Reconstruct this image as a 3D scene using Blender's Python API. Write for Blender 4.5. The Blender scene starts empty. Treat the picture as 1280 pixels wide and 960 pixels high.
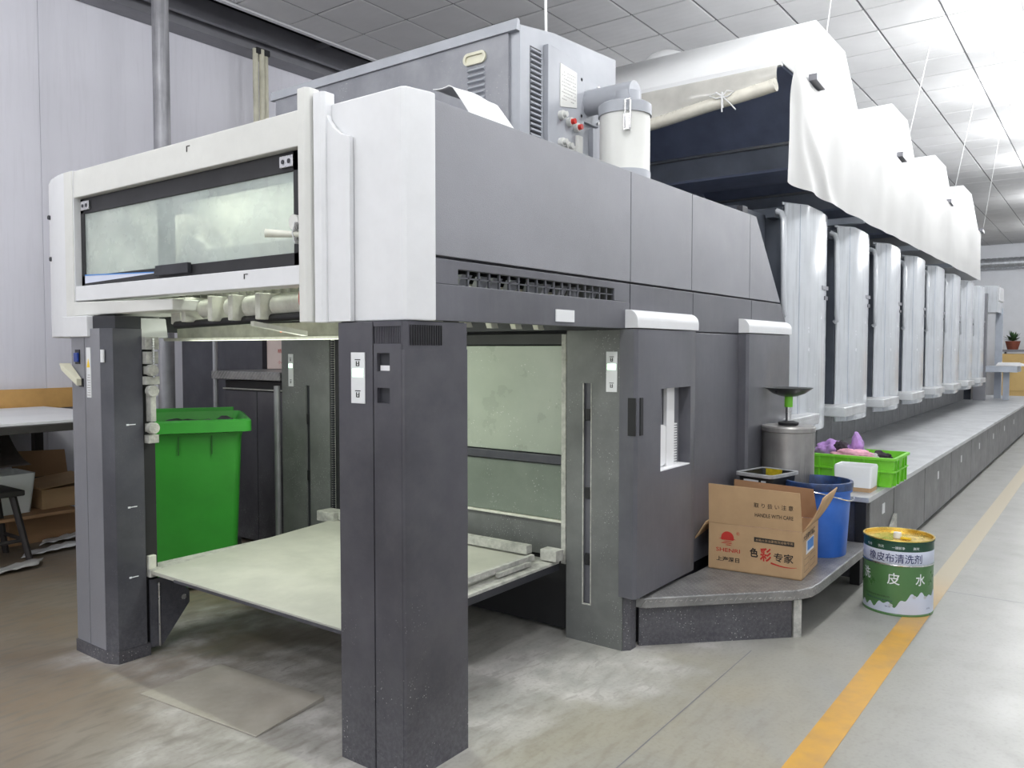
import bpy, bmesh, math, random
from mathutils import Vector, Matrix, noise as mnoise
R_ = random.Random(7)
SC = bpy.context.scene
COL = SC.collection

# ------------------------------------------------------------------ camera
cam_d = bpy.data.cameras.new('camera'); cam = bpy.data.objects.new('camera', cam_d); COL.objects.link(cam)
cam_d.sensor_width = 36.0; cam_d.lens = 1012.0 / 1280.0 * 36.0; cam_d.clip_start = 0.05; cam_d.clip_end = 200
YAW = math.radians(36.7); PIT = math.atan(43 / 1012.0)
Fv = Vector((math.cos(YAW) * math.cos(PIT), math.sin(YAW) * math.cos(PIT), -math.sin(PIT)))
Rv = Vector((math.sin(YAW), -math.cos(YAW), 0)); Uv = Rv.cross(Fv)
cam.matrix_world = Matrix(((Rv.x, Uv.x, -Fv.x, 0), (Rv.y, Uv.y, -Fv.y, 0), (Rv.z, Uv.z, -Fv.z, 1.5), (0, 0, 0, 1)))
SC.camera = cam

# ------------------------------------------------------------------ world, exposure
W = bpy.data.worlds.new('world'); SC.world = W; W.use_nodes = True
bg = W.node_tree.nodes['Background']; bg.inputs[0].default_value = (0.93, 0.96, 1.0, 1); bg.inputs[1].default_value = 1.25
SC.view_settings.view_transform = 'Standard'; SC.view_settings.look = 'None'
SC.view_settings.exposure = 0.12; SC.view_settings.gamma = 1; SC.view_settings.use_curve_mapping = False
LAMP_W = 62.0        # each ceiling globe lamp
INNER_W = 9.0       # tube lamps inside the machine

# ------------------------------------------------------------------ materials
def mat(name, base, rough=0.5, metal=0.0, var=0.12, scale=3.0, dust=0.0, dustcol=(0.62, 0.62, 0.6), streak=0.0,
        specks=0.0, speckscale=60, lowz=0.0, bump=0.0, bumpscale=60, emit=0.0, alpha=None, spec=0.5, grime=0.0, coat=0.0):
    m = bpy.data.materials.new(name); m.use_nodes = True; nt = m.node_tree; N = nt.nodes; L = nt.links
    b = N['Principled BSDF']
    b.inputs['Roughness'].default_value = rough; b.inputs['Metallic'].default_value = metal
    b.inputs['Specular IOR Level'].default_value = spec
    b.inputs['Coat Weight'].default_value = coat; b.inputs['Coat Roughness'].default_value = 0.12
    tc = N.new('ShaderNodeTexCoord')
    def noise(sc, det=4, vec=None, ro=0.6):
        n = N.new('ShaderNodeTexNoise'); n.inputs['Scale'].default_value = sc; n.inputs['Detail'].default_value = det
        n.inputs['Roughness'].default_value = ro
        L.new(vec or tc.outputs['Object'], n.inputs['Vector']); return n.outputs['Fac']
    def ramp(fac, a, c):
        r = N.new('ShaderNodeMapRange'); r.inputs['From Min'].default_value = a; r.inputs['From Max'].default_value = c
        L.new(fac, r.inputs['Value']); return r.outputs['Result']
    def mix(fac, a, c, blend='MIX'):
        x = N.new('ShaderNodeMix'); x.data_type = 'RGBA'; x.blend_type = blend
        if isinstance(fac, float): x.inputs[0].default_value = fac
        else: L.new(fac, x.inputs[0])
        for k, s in ((6, a), (7, c)):
            if isinstance(s, tuple): x.inputs[k].default_value = (*s[:3], 1)
            else: L.new(s, x.inputs[k])
        return x.outputs[2]
    def mul(a, k):
        x = N.new('ShaderNodeMath'); x.operation = 'MULTIPLY'; L.new(a, x.inputs[0])
        if isinstance(k, float): x.inputs[1].default_value = k
        else: L.new(k, x.inputs[1])
        return x.outputs[0]
    lo = tuple(max(0, c * (1 - var)) for c in base); hi = tuple(min(1, c * (1 + var)) for c in base)
    col = mix(ramp(noise(scale), 0.3, 0.7), lo, hi)
    if dust: col = mix(mul(ramp(noise(scale * 1.7 + 1, 8, ro=0.7), 0.42, 0.75), float(dust)), col, dustcol)
    if streak or grime:
        mp = N.new('ShaderNodeMapping'); mp.inputs['Scale'].default_value = (1, 1, 0.06); L.new(tc.outputs['Object'], mp.inputs['Vector'])
        st = noise(28, 4, mp.outputs['Vector'])
        if streak: col = mix(mul(ramp(st, 0.5, 0.72), float(streak)), col, dustcol)
        if grime: col = mix(mul(ramp(st, 0.5, 0.75), float(grime)), col, tuple(c * 0.45 for c in base))
    if specks:
        v = N.new('ShaderNodeTexVoronoi'); v.inputs['Scale'].default_value = speckscale; L.new(tc.outputs['Object'], v.inputs['Vector'])
        s1 = ramp(v.outputs['Distance'], 0.2, 0.08); s2 = ramp(noise(5, 3), 0.5, 0.62)
        sk = mul(mul(s1, s2), float(specks))
        if lowz:
            gg = N.new('ShaderNodeNewGeometry'); sz = N.new('ShaderNodeSeparateXYZ'); L.new(gg.outputs['Position'], sz.inputs[0])
            lz = ramp(sz.outputs[2], lowz, 0.02); sk = mul(sk, lz)
            col = mix(mul(mul(ramp(sz.outputs[2], 0.4, 0.0), ramp(noise(60, 8, ro=0.75), 0.42, 0.75)), 0.3), col, (0.33, 0.33, 0.34))
        col = mix(sk, col, (0.7, 0.7, 0.68))
    L.new(col, b.inputs['Base Color'])
    rr = N.new('ShaderNodeMapRange'); rr.inputs['To Min'].default_value = max(0.02, rough - 0.1); rr.inputs['To Max'].default_value = min(1, rough + 0.15)
    L.new(noise(scale * 2 + 3), rr.inputs['Value']); L.new(rr.outputs['Result'], b.inputs['Roughness'])
    if bump:
        bp = N.new('ShaderNodeBump'); bp.inputs['Strength'].default_value = bump; bp.inputs['Distance'].default_value = 0.01
        L.new(noise(bumpscale, 3), bp.inputs['Height']); L.new(bp.outputs['Normal'], b.inputs['Normal'])
    if emit:
        b.inputs['Emission Color'].default_value = (*base, 1); b.inputs['Emission Strength'].default_value = emit
    if alpha is not None: b.inputs['Alpha'].default_value = alpha
    return m

def nodes_of(m):
    nt = m.node_tree
    return nt, nt.nodes, nt.links, nt.nodes['Principled BSDF']

MT = {}
def defmat(k, *a, **kw): MT[k] = mat(k.replace('_', ' '), *a, **kw)
defmat('white_paint', (0.74, 0.745, 0.76), 0.38, var=0.04, dust=0.15, dustcol=(0.5, 0.5, 0.5))
defmat('cream_white', (0.68, 0.68, 0.65), 0.45, var=0.06, dust=0.2, dustcol=(0.5, 0.5, 0.47))
defmat('slate', (0.058, 0.059, 0.073), 0.36, var=0.18, dust=0.16, dustcol=(0.2, 0.2, 0.21), specks=0.3, speckscale=120, lowz=1.5, coat=0.1)
defmat('slate_post', (0.062, 0.06, 0.073), 0.42, var=0.22, scale=2.2, dust=0.4, dustcol=(0.13, 0.13, 0.14), specks=1.0, speckscale=75, lowz=0.75, coat=0.1)
defmat('slate_mid', (0.225, 0.227, 0.25), 0.4, var=0.12, scale=0.9, dust=0.25, dustcol=(0.33, 0.33, 0.36), bump=0.15, bumpscale=260)
defmat('slate_low', (0.1, 0.101, 0.118), 0.4, var=0.25, scale=1.5, dust=0.3, dustcol=(0.19, 0.19, 0.2), streak=0.12, bump=0.08, bumpscale=260, coat=0.1)
defmat('black', (0.012, 0.012, 0.014), 0.5)
defmat('dark', (0.028, 0.029, 0.036), 0.5, var=0.3)
defmat('tower', (0.57, 0.595, 0.63), 0.2, var=0.07, dust=0.25, dustcol=(0.6, 0.62, 0.64), grime=0.45, coat=0.4)
defmat('tower_body', (0.06, 0.07, 0.09), 0.45, var=0.2, dust=0.2, dustcol=(0.16, 0.17, 0.19))
defmat('base_panel', (0.16, 0.165, 0.17), 0.45, var=0.15, dust=0.35, dustcol=(0.3, 0.3, 0.3))
defmat('skirt_grey', (0.17, 0.17, 0.172), 0.45, var=0.15, dust=0.35, dustcol=(0.3, 0.3, 0.29))
defmat('cab_grey', (0.23, 0.235, 0.26), 0.42, var=0.1, dust=0.3, dustcol=(0.42, 0.42, 0.44), specks=0.5)
defmat('cab_side', (0.36, 0.375, 0.41), 0.42, var=0.06, dust=0.2, dustcol=(0.5, 0.5, 0.52))
defmat('wall', (0.79, 0.785, 0.85), 0.7, var=0.02, scale=1.2, streak=0.12, dustcol=(0.5, 0.49, 0.53))
defmat('far_wall', (0.86, 0.88, 0.92), 0.7, var=0.03)
defmat('hood_white', (0.74, 0.745, 0.75), 0.5, var=0.03)
defmat('lining', (0.3, 0.34, 0.47), 0.5, var=0.15, dust=0.2, dustcol=(0.38, 0.42, 0.54))
defmat('band', (0.45, 0.49, 0.56), 0.42, var=0.15, dust=0.3, dustcol=(0.5, 0.52, 0.56))
defmat('cloth', (0.78, 0.775, 0.755), 0.55, var=0.05, scale=2)
defmat('film', (0.74, 0.72, 0.66), 0.18, var=0.12, scale=5, alpha=0.72)
defmat('roll', (0.72, 0.69, 0.6), 0.28, var=0.12, scale=7)
defmat('green_bin', (0.035, 0.29, 0.03), 0.42, var=0.14, scale=2.2, dust=0.1, dustcol=(0.02, 0.14, 0.02))
defmat('green_crate', (0.18, 0.62, 0.02), 0.38, var=0.15, dust=0.15, dustcol=(0.4, 0.6, 0.3))
defmat('board', (0.44, 0.44, 0.39), 0.42, var=0.08, scale=2.5, dust=0.5, dustcol=(0.58, 0.57, 0.5), bump=0.05, bumpscale=120)
defmat('dusty_metal', (0.4, 0.4, 0.37), 0.6, var=0.25, scale=14, dust=0.8, dustcol=(0.72, 0.71, 0.66), bump=0.4, bumpscale=150)
defmat('cream_metal', (0.62, 0.62, 0.54), 0.5, var=0.2, scale=12, dust=0.5, dustcol=(0.75, 0.75, 0.7))
defmat('chrome', (0.6, 0.6, 0.6), 0.25, metal=1.0, var=0.2, scale=6)
defmat('steel_pole', (0.27, 0.27, 0.29), 0.4, metal=0.4, var=0.2, scale=5, streak=0.4, dustcol=(0.6, 0.6, 0.62))
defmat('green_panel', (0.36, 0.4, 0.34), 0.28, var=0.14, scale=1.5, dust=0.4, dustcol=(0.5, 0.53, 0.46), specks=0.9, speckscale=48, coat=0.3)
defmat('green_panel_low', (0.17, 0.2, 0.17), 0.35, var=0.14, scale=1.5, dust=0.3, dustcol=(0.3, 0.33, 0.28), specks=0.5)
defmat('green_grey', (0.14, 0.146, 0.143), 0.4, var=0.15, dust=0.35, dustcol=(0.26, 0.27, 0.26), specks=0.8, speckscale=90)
defmat('kraft', (0.5, 0.33, 0.18), 0.75, var=0.08, scale=6)
defmat('kraft_in', (0.36, 0.21, 0.11), 0.8, var=0.1)
defmat('ink_black', (0.02, 0.017, 0.015), 0.6)
defmat('ink_red', (0.5, 0.03, 0.02), 0.6)
defmat('ink_tan', (0.48, 0.32, 0.18), 0.7)
defmat('ink_navy', (0.02, 0.03, 0.13), 0.4)
defmat('ink_white', (0.85, 0.87, 0.9), 0.4)
defmat('sticker', (0.75, 0.76, 0.77), 0.5, var=0.04)
defmat('sticker_blue', (0.04, 0.22, 0.62), 0.4)
defmat('sticker_yellow', (0.8, 0.55, 0.03), 0.5)
defmat('red_knob', (0.6, 0.03, 0.02), 0.35)
defmat('blue_plastic', (0.03, 0.15, 0.6), 0.35, var=0.15, dust=0.1, dustcol=(0.2, 0.35, 0.7))
defmat('inky_rim', (0.03, 0.05, 0.11), 0.3, var=0.5, scale=12, dust=0.5, dustcol=(0.02, 0.12, 0.5))
defmat('black_plastic', (0.02, 0.022, 0.024), 0.3, var=0.4, dust=0.3, dustcol=(0.1, 0.11, 0.1))
defmat('grey_rim', (0.35, 0.36, 0.37), 0.4, var=0.3, scale=20)
defmat('yellow_ink', (0.55, 0.42, 0.02), 0.3, var=0.3, scale=30)
defmat('rust_steel', (0.32, 0.31, 0.3), 0.35, metal=0.7, var=0.3, streak=0.8, dustcol=(0.62, 0.6, 0.56), grime=0.6)
defmat('can_green', (0.09, 0.21, 0.075), 0.28, var=0.12, scale=4)
defmat('can_dark', (0.015, 0.07, 0.04), 0.3)
defmat('can_label', (0.62, 0.66, 0.78), 0.35, var=0.03)
defmat('gold', (0.85, 0.62, 0.16), 0.25, metal=0.85, var=0.1)
defmat('milk_plastic', (0.82, 0.84, 0.85), 0.4, var=0.05, dust=0.2, dustcol=(0.6, 0.55, 0.45))
defmat('purple_rag', (0.42, 0.24, 0.55), 0.85, var=0.3, scale=18)
defmat('pink_rag', (0.75, 0.38, 0.48), 0.85, var=0.25, scale=18)
defmat('dark_rag', (0.035, 0.025, 0.035), 0.85, var=0.4, scale=12)
defmat('wood_strip', (0.62, 0.36, 0.12), 0.6, var=0.12, scale=5)
defmat('pine_yellow', (0.72, 0.5, 0.2), 0.6, var=0.06)
defmat('paper', (0.82, 0.82, 0.83), 0.7, var=0.04)
defmat('paper_grey', (0.42, 0.41, 0.4), 0.7, var=0.2)
defmat('pink_box', (0.72, 0.6, 0.55), 0.7, var=0.05)
defmat('dark_wood', (0.035, 0.03, 0.03), 0.5, var=0.3)
defmat('cream_plastic', (0.62, 0.6, 0.47), 0.4, var=0.05)
defmat('yellowed_pipe', (0.62, 0.6, 0.48), 0.5, var=0.2, scale=4, streak=0.4, dustcol=(0.25, 0.22, 0.15))
defmat('track_white', (0.6, 0.6, 0.62), 0.4, var=0.05)
defmat('track_grey', (0.2, 0.2, 0.22), 0.4, var=0.1)
defmat('leaf', (0.06, 0.13, 0.05), 0.6, var=0.5, scale=15)
defmat('terracotta', (0.25, 0.07, 0.04), 0.7)
defmat('foil', (0.55, 0.57, 0.6), 0.35, metal=0.7, var=0.2, scale=12)
defmat('brown_sheet', (0.2, 0.16, 0.15), 0.6, var=0.2, dust=0.5, dustcol=(0.36, 0.3, 0.28))
defmat('led_green', (0.55, 1.0, 0.62), 0.5, emit=3.0)
defmat('led_red', (1.0, 0.2, 0.08), 0.5, emit=3.0)
defmat('tube_glow', (0.93, 1.0, 0.86), 0.5, emit=9.0)
defmat('lamp_glow', (1.0, 1.0, 1.0), 0.5, emit=30.0)
defmat('string', (0.75, 0.75, 0.75), 0.6)
defmat('grid_bar', (0.16, 0.16, 0.17), 0.5)
defmat('blue_tag', (0.01, 0.04, 0.25), 0.4)
defmat('white_panel_in', (0.72, 0.74, 0.68), 0.5, var=0.08, scale=3)

# thin curtain cloth lets part of the light through
nt, N, L, b = nodes_of(MT['cloth'])
tr = N.new('ShaderNodeBsdfTranslucent'); tr.inputs[0].default_value = (0.8, 0.8, 0.78, 1); mxs = N.new('ShaderNodeMixShader'); mxs.inputs[0].default_value = 0.35
out = [n_ for n_ in N if n_.type == 'OUTPUT_MATERIAL'][0]; L.new(b.outputs[0], mxs.inputs[1]); L.new(tr.outputs[0], mxs.inputs[2]); L.new(mxs.outputs[0], out.inputs[0])
# dusty glass of the front window
g = mat('dusty glass', (0.42, 0.47, 0.45), 0.25, var=0.2, scale=1.8, dust=0.6, dustcol=(0.62, 0.66, 0.62)); MT['dusty_glass'] = g
nt, N, L, b = nodes_of(g)
n = N.new('ShaderNodeTexNoise'); n.inputs['Scale'].default_value = 1.6; n.inputs['Detail'].default_value = 5; n.inputs['Distortion'].default_value = 1.2
tc = N.new('ShaderNodeTexCoord'); L.new(tc.outputs['Object'], n.inputs['Vector'])
mr = N.new('ShaderNodeMapRange'); mr.inputs['From Min'].default_value = 0.3; mr.inputs['From Max'].default_value = 0.7
mr.inputs['To Min'].default_value = 0.5; mr.inputs['To Max'].default_value = 0.8
L.new(n.outputs['Fac'], mr.inputs['Value']); L.new(mr.outputs['Result'], b.inputs['Alpha'])

# checker plate: raised lozenges laid in alternating directions
def checker_mat(name, base, hi, sc=22.0):
    m = mat(name, base, 0.36, metal=0.35, var=0.15, scale=3, dust=0.5, dustcol=hi)
    nt, N, L, b = nodes_of(m)
    tc = N.new('ShaderNodeTexCoord'); sp = N.new('ShaderNodeSeparateXYZ'); L.new(tc.outputs['Object'], sp.inputs[0])
    def ma(op, a, b_=None):
        x = N.new('ShaderNodeMath'); x.operation = op
        for i, s in enumerate((a, b_)):
            if s is None: continue
            if isinstance(s, (int, float)): x.inputs[i].default_value = s
            else: L.new(s, x.inputs[i])
        return x.outputs[0]
    yz = ma('ADD', sp.outputs[1], sp.outputs[2])
    U = ma('MULTIPLY', ma('ADD', sp.outputs[0], yz), sc); V = ma('MULTIPLY', ma('SUBTRACT', sp.outputs[0], yz), sc)
    fu, fv = ma('FLOOR', U), ma('FLOOR', V)
    ch = ma('PINGPONG', ma('ADD', fu, fv), 1.0)
    a = ma('ABSOLUTE', ma('SUBTRACT', ma('FRACT', U), 0.5)); c = ma('ABSOLUTE', ma('SUBTRACT', ma('FRACT', V), 0.5))
    l1 = ma('SUBTRACT', 1.0, ma('ADD', ma('DIVIDE', a, 0.46), ma('DIVIDE', c, 0.15)))
    l2 = ma('SUBTRACT', 1.0, ma('ADD', ma('DIVIDE', c, 0.46), ma('DIVIDE', a, 0.15)))
    h = ma('ADD', ma('MULTIPLY', ma('MAXIMUM', l1, 0), ch), ma('MULTIPLY', ma('MAXIMUM', l2, 0), ma('SUBTRACT', 1.0, ch)))
    hc = ma('MINIMUM', ma('MULTIPLY', h, 3.0), 1.0)
    bp = N.new('ShaderNodeBump'); bp.inputs['Strength'].default_value = 1.0; bp.inputs['Distance'].default_value = 0.006
    L.new(hc, bp.inputs['Height']); L.new(bp.outputs['Normal'], b.inputs['Normal'])
    src = b.inputs['Base Color'].links[0].from_socket
    mx = N.new('ShaderNodeMix'); mx.data_type = 'RGBA'; L.new(ma('MULTIPLY', hc, 0.6), mx.inputs[0]); L.new(src, mx.inputs[6]); mx.inputs[7].default_value = (*hi, 1)
    L.new(mx.outputs[2], b.inputs['Base Color'])
    return m
MT['checker'] = checker_mat('checker plate', (0.55, 0.56, 0.57), (0.7, 0.71, 0.72))
MT['checker_dark'] = checker_mat('dusty checker plate', (0.22, 0.22, 0.22), (0.48, 0.47, 0.46), 26)

# embossed ceiling tile
m = mat('ceiling tile', (0.6, 0.6, 0.605), 0.8, var=0.05, scale=2); MT['tile'] = m
nt, N, L, b = nodes_of(m)
geo = N.new('ShaderNodeNewGeometry')
ck = N.new('ShaderNodeTexChecker'); ck.inputs['Scale'].default_value = 8.33; ck.inputs[1].default_value = (1, 1, 1, 1); ck.inputs[2].default_value = (0, 0, 0, 1)
wv = N.new('ShaderNodeTexWave'); wv.inputs['Scale'].default_value = 3.2; wv.inputs['Distortion'].default_value = 3.0; wv.inputs['Detail'].default_value = 1
L.new(geo.outputs['Position'], ck.inputs['Vector']); L.new(geo.outputs['Position'], wv.inputs['Vector'])
ad = N.new('ShaderNodeMix'); ad.data_type = 'FLOAT'; ad.inputs[0].default_value = 0.5; L.new(ck.outputs['Fac'], ad.inputs[2]); L.new(wv.outputs['Fac'], ad.inputs[3])
bp = N.new('ShaderNodeBump'); bp.inputs['Strength'].default_value = 0.35; bp.inputs['Distance'].default_value = 0.005
L.new(ad.outputs[0], bp.inputs['Height']); L.new(bp.outputs['Normal'], b.inputs['Normal'])

# floor: polished concrete, brown dirt on the left, pale powder round the press
m = bpy.data.materials.new('polished concrete'); m.use_nodes = True; MT['floor'] = m
nt, N, L, b = nodes_of(m)
geo = N.new('ShaderNodeNewGeometry'); pos = geo.outputs['Position']
def fnoise(sc, det=5, dist=0.0, mp=None):
    n = N.new('ShaderNodeTexNoise'); n.inputs['Scale'].default_value = sc; n.inputs['Detail'].default_value = det; n.inputs['Distortion'].default_value = dist
    if mp:
        q = N.new('ShaderNodeMapping'); q.inputs['Scale'].default_value = mp[0]; q.inputs['Rotation'].default_value = (0, 0, mp[1]); L.new(pos, q.inputs['Vector']); L.new(q.outputs[0], n.inputs['Vector'])
    else: L.new(pos, n.inputs['Vector'])
    return n.outputs['Fac']
def fr(f, a, c, lo=0.0, hi=1.0, smooth=False):
    r = N.new('ShaderNodeMapRange'); r.inputs[1].default_value = a; r.inputs[2].default_value = c; r.inputs[3].default_value = lo; r.inputs[4].default_value = hi
    if smooth: r.interpolation_type = 'SMOOTHSTEP'
    L.new(f, r.inputs[0]); return r.outputs[0]
def fm(op, a, c):
    x = N.new('ShaderNodeMath'); x.operation = op
    for i, s in enumerate((a, c)):
        if isinstance(s, (int, float)): x.inputs[i].default_value = s
        else: L.new(s, x.inputs[i])
    return x.outputs[0]
def fmix(fac, a, c):
    x = N.new('ShaderNodeMix'); x.data_type = 'RGBA'; L.new(fac, x.inputs[0])
    for k, s in ((6, a), (7, c)):
        if isinstance(s, tuple): x.inputs[k].default_value = (*s, 1)
        else: L.new(s, x.inputs[k])
    return x.outputs[2]
sp = N.new('ShaderNodeSeparateXYZ'); L.new(pos, sp.inputs[0])
X, Y = sp.outputs[0], sp.outputs[1]
n1, n2 = fnoise(1.3, 6, 0.6), fnoise(7, 8)
base = fmix(n1, (0.30, 0.30, 0.275), (0.37, 0.37, 0.35))
base = fmix(fm('MULTIPLY', fr(n2, 0.5, 0.8), 0.35), base, (0.2, 0.19, 0.165))
scr = fnoise(5, 6, 0.3, ((1.3, 4.5, 1), 0.5))
brown = fm('MULTIPLY', fr(fm('SUBTRACT', Y, fm('MULTIPLY', X, 0.35)), 1.0, 3.2, smooth=True), fr(n1, 0.2, 0.6, 0.5, 1.0))
base = fmix(fm('MULTIPLY', brown, 0.95), base, (0.2, 0.15, 0.105))
base = fmix(fm('MULTIPLY', fr(scr, 0.48, 0.66), fm('MULTIPLY', fr(fm('SUBTRACT', X, fm('MULTIPLY', Y, 0.6)), 3.2, 0.8), 0.75)), base, (0.17, 0.15, 0.125))
# tan patch of worn sealer in front of the back column
tan = fm('MULTIPLY', fm('MULTIPLY', fr(Y, 0.5, 1.0, smooth=True), fr(Y, 2.1, 1.6, smooth=True)), fm('MULTIPLY', fr(X, 4.6, 3.6, smooth=True), fr(n1, 0.3, 0.6)))
base = fmix(fm('MULTIPLY', tan, 0.5), base, (0.36, 0.32, 0.22))
# powder: distance to the press footprint (x 1.9..3.6, y 1.9..4.3)
dx = fm('MAXIMUM', fm('SUBTRACT', 1.95, X), fm('SUBTRACT', X, 4.4)); dx = fm('MAXIMUM', dx, 0.0)
dy = fm('MAXIMUM', fm('SUBTRACT', 1.8, Y), fm('SUBTRACT', Y, 4.0)); dy = fm('MAXIMUM', dy, 0.0)
dd = fm('SQRT', fm('ADD', fm('MULTIPLY', dx, dx), fm('MULTIPLY', dy, dy)), 0)
pw = fm('MULTIPLY', fr(fm('ADD', dd, fm('MULTIPLY', fm('SUBTRACT', n1, 0.5), 1.6)), 0.32, 0.0, smooth=True), fm('MULTIPLY', fr(n2, 0.35, 0.6, 0.3, 1.0), fr(fnoise(2.6, 8, 1.5), 0.35, 0.6, 0.35, 1.0)))
base = fmix(fm('MULTIPLY', pw, 0.8), base, (0.56, 0.54, 0.52))
base = fmix(fm('MULTIPLY', fr(fnoise(55, 6), 0.5, 0.75), 0.3), base, (0.2, 0.18, 0.155))
base = fmix(fm('MULTIPLY', fr(fnoise(3.1, 12, 2.5, ((1.0, 3.5, 1), 0.9)), 0.56, 0.6), fm('MULTIPLY', pw, 0.35)), base, (0.2, 0.18, 0.16))
L.new(base, b.inputs['Base Color'])
rg = fr(fnoise(4, 6), 0.3, 0.7, 0.3, 0.42); rg = fm('ADD', rg, fm('MULTIPLY', pw, 0.4)); rg = fm('ADD', rg, fm('MULTIPLY', brown, 0.2)); L.new(rg, b.inputs['Roughness'])
bp = N.new('ShaderNodeBump'); bp.inputs['Strength'].default_value = 0.12; bp.inputs['Distance'].default_value = 0.004; L.new(n2, bp.inputs['Height']); L.new(bp.outputs[0], b.inputs['Normal'])
# painted line, worn
m = bpy.data.materials.new('worn yellow paint'); m.use_nodes = True; MT['line'] = m
nt, N, L, b = nodes_of(m)
geo = N.new('ShaderNodeNewGeometry'); pos = geo.outputs['Position']; sp = N.new('ShaderNodeSeparateXYZ'); L.new(pos, sp.inputs[0])
lc = fmix(fr(fnoise(9, 6), 0.4, 0.7), (0.62, 0.34, 0.05), (0.5, 0.29, 0.08))
lc = fmix(fr(sp.outputs[0], 4.6, 6.0), lc, (0.48, 0.42, 0.3))
L.new(lc, b.inputs['Base Color']); b.inputs['Roughness'].default_value = 0.35

# ------------------------------------------------------------------ mesh builder
class MB:
    def __init__(s): s.v = []; s.f = []
    def add(s, vs, fs):
        o = len(s.v); s.v += [tuple(v) for v in vs]; s.f += [tuple(i + o for i in f) for f in fs]; return s
    def box(s, x0, y0, z0, x1, y1, z1):
        x0, x1 = sorted((x0, x1)); y0, y1 = sorted((y0, y1)); z0, z1 = sorted((z0, z1))
        return s.add([(x0, y0, z0), (x1, y0, z0), (x1, y1, z0), (x0, y1, z0), (x0, y0, z1), (x1, y0, z1), (x1, y1, z1), (x0, y1, z1)],
                     [(0, 3, 2, 1), (4, 5, 6, 7), (0, 1, 5, 4), (1, 2, 6, 5), (2, 3, 7, 6), (3, 0, 4, 7)])
    def prism(s, poly, a, b, axis='z'):
        n = len(poly)
        def P(p, t): return (p[0], p[1], t) if axis == 'z' else ((p[0], t, p[1]) if axis == 'y' else (t, p[0], p[1]))
        return s.add([P(p, a) for p in poly] + [P(p, b) for p in poly],
                     [tuple(range(n))[::-1], tuple(range(n, 2 * n))] + [(i, (i + 1) % n, n + (i + 1) % n, n + i) for i in range(n)])
    def hexa(s, p):  # 8 corners: bottom 4, top 4
        return s.add(p, [(0, 3, 2, 1), (4, 5, 6, 7), (0, 1, 5, 4), (1, 2, 6, 5), (2, 3, 7, 6), (3, 0, 4, 7)])
    def cyl(s, p0, p1, r0, r1=None, n=20, cap=True):
        r1 = r0 if r1 is None else r1; p0 = Vector(p0); p1 = Vector(p1); d = (p1 - p0).normalized()
        a = d.orthogonal().normalized(); b = d.cross(a); o = len(s.v)
        for p, r in ((p0, r0), (p1, r1)):
            for i in range(n):
                t = 2 * math.pi * i / n; s.v.append(tuple(p + a * math.cos(t) * r + b * math.sin(t) * r))
        s.f += [(o + i, o + (i + 1) % n, o + n + (i + 1) % n, o + n + i) for i in range(n)]
        if cap: s.f += [tuple(o + i for i in range(n))[::-1], tuple(o + n + i for i in range(n))]
        return s
    def tube(s, pts, r, n=10):
        pts = [Vector(p) for p in pts]; o = len(s.v); K = len(pts)
        d0 = (pts[1] - pts[0]).normalized(); a = d0.orthogonal().normalized()
        for k, p in enumerate(pts):
            d = (pts[min(k + 1, K - 1)] - pts[max(k - 1, 0)]).normalized(); a = (a - d * a.dot(d)).normalized(); b = d.cross(a)
            for i in range(n):
                t = 2 * math.pi * i / n; s.v.append(tuple(p + a * math.cos(t) * r + b * math.sin(t) * r))
        for k in range(K - 1):
            for i in range(n): s.f.append((o + k * n + i, o + k * n + (i + 1) % n, o + (k + 1) * n + (i + 1) % n, o + (k + 1) * n + i))
        s.f += [tuple(o + i for i in range(n))[::-1], tuple(o + (K - 1) * n + i for i in range(n))]
        return s
    def lathe(s, c, prof, n=32, a0=0, a1=2 * math.pi):
        o = len(s.v); K = len(prof); full = abs(a1 - a0 - 2 * math.pi) < 1e-6; m_ = n if full else n + 1
        for (r, z) in prof:
            for i in range(m_):
                t = a0 + (a1 - a0) * i / n; s.v.append((c[0] + math.cos(t) * r, c[1] + math.sin(t) * r, c[2] + z))
        for k in range(K - 1):
            for i in range(n):
                j = (i + 1) % m_ if full else i + 1
                s.f.append((o + k * m_ + i, o + k * m_ + j, o + (k + 1) * m_ + j, o + (k + 1) * m_ + i))
        return s
    def grid(s, fn, nu, nv):
        o = len(s.v)
        for j in range(nv + 1):
            for i in range(nu + 1): s.v.append(tuple(fn(i / nu, j / nv)))
        for j in range(nv):
            for i in range(nu): k = o + j * (nu + 1) + i; s.f.append((k, k + 1, k + nu + 2, k + nu + 1))
        return s
    def build(s, name, m, parent=None, bevel=0.0, local=False, thick=0.0, noflip=False):
        me = bpy.data.meshes.new(name)
        org = Vector((0, 0, 0))
        if parent is not None and not local:
            q = parent
            while q is not None: org += q.location; q = q.parent
        me.from_pydata([tuple(Vector(v) - org) for v in s.v], [], s.f); me.validate()
        bm = bmesh.new(); bm.from_mesh(me)
        if not noflip: bmesh.ops.recalc_face_normals(bm, faces=bm.faces)
        for f in bm.faces: f.smooth = True
        for e in bm.edges:
            e.smooth = not (len(e.link_faces) == 2 and e.calc_face_angle(0) > math.radians(32))
        bm.to_mesh(me); bm.free()
        me.materials.append(MT[m] if isinstance(m, str) else m)
        o = bpy.data.objects.new(name, me); COL.objects.link(o)
        if parent is not None: o.parent = parent
        if thick:
            md = o.modifiers.new('Solidify', 'SOLIDIFY'); md.thickness = thick; md.offset = 0
        if bevel:
            md = o.modifiers.new('Bevel', 'BEVEL'); md.width = bevel; md.segments = 2; md.limit_method = 'ANGLE'; md.angle_limit = math.radians(40); md.harden_normals = True
        return o

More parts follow.
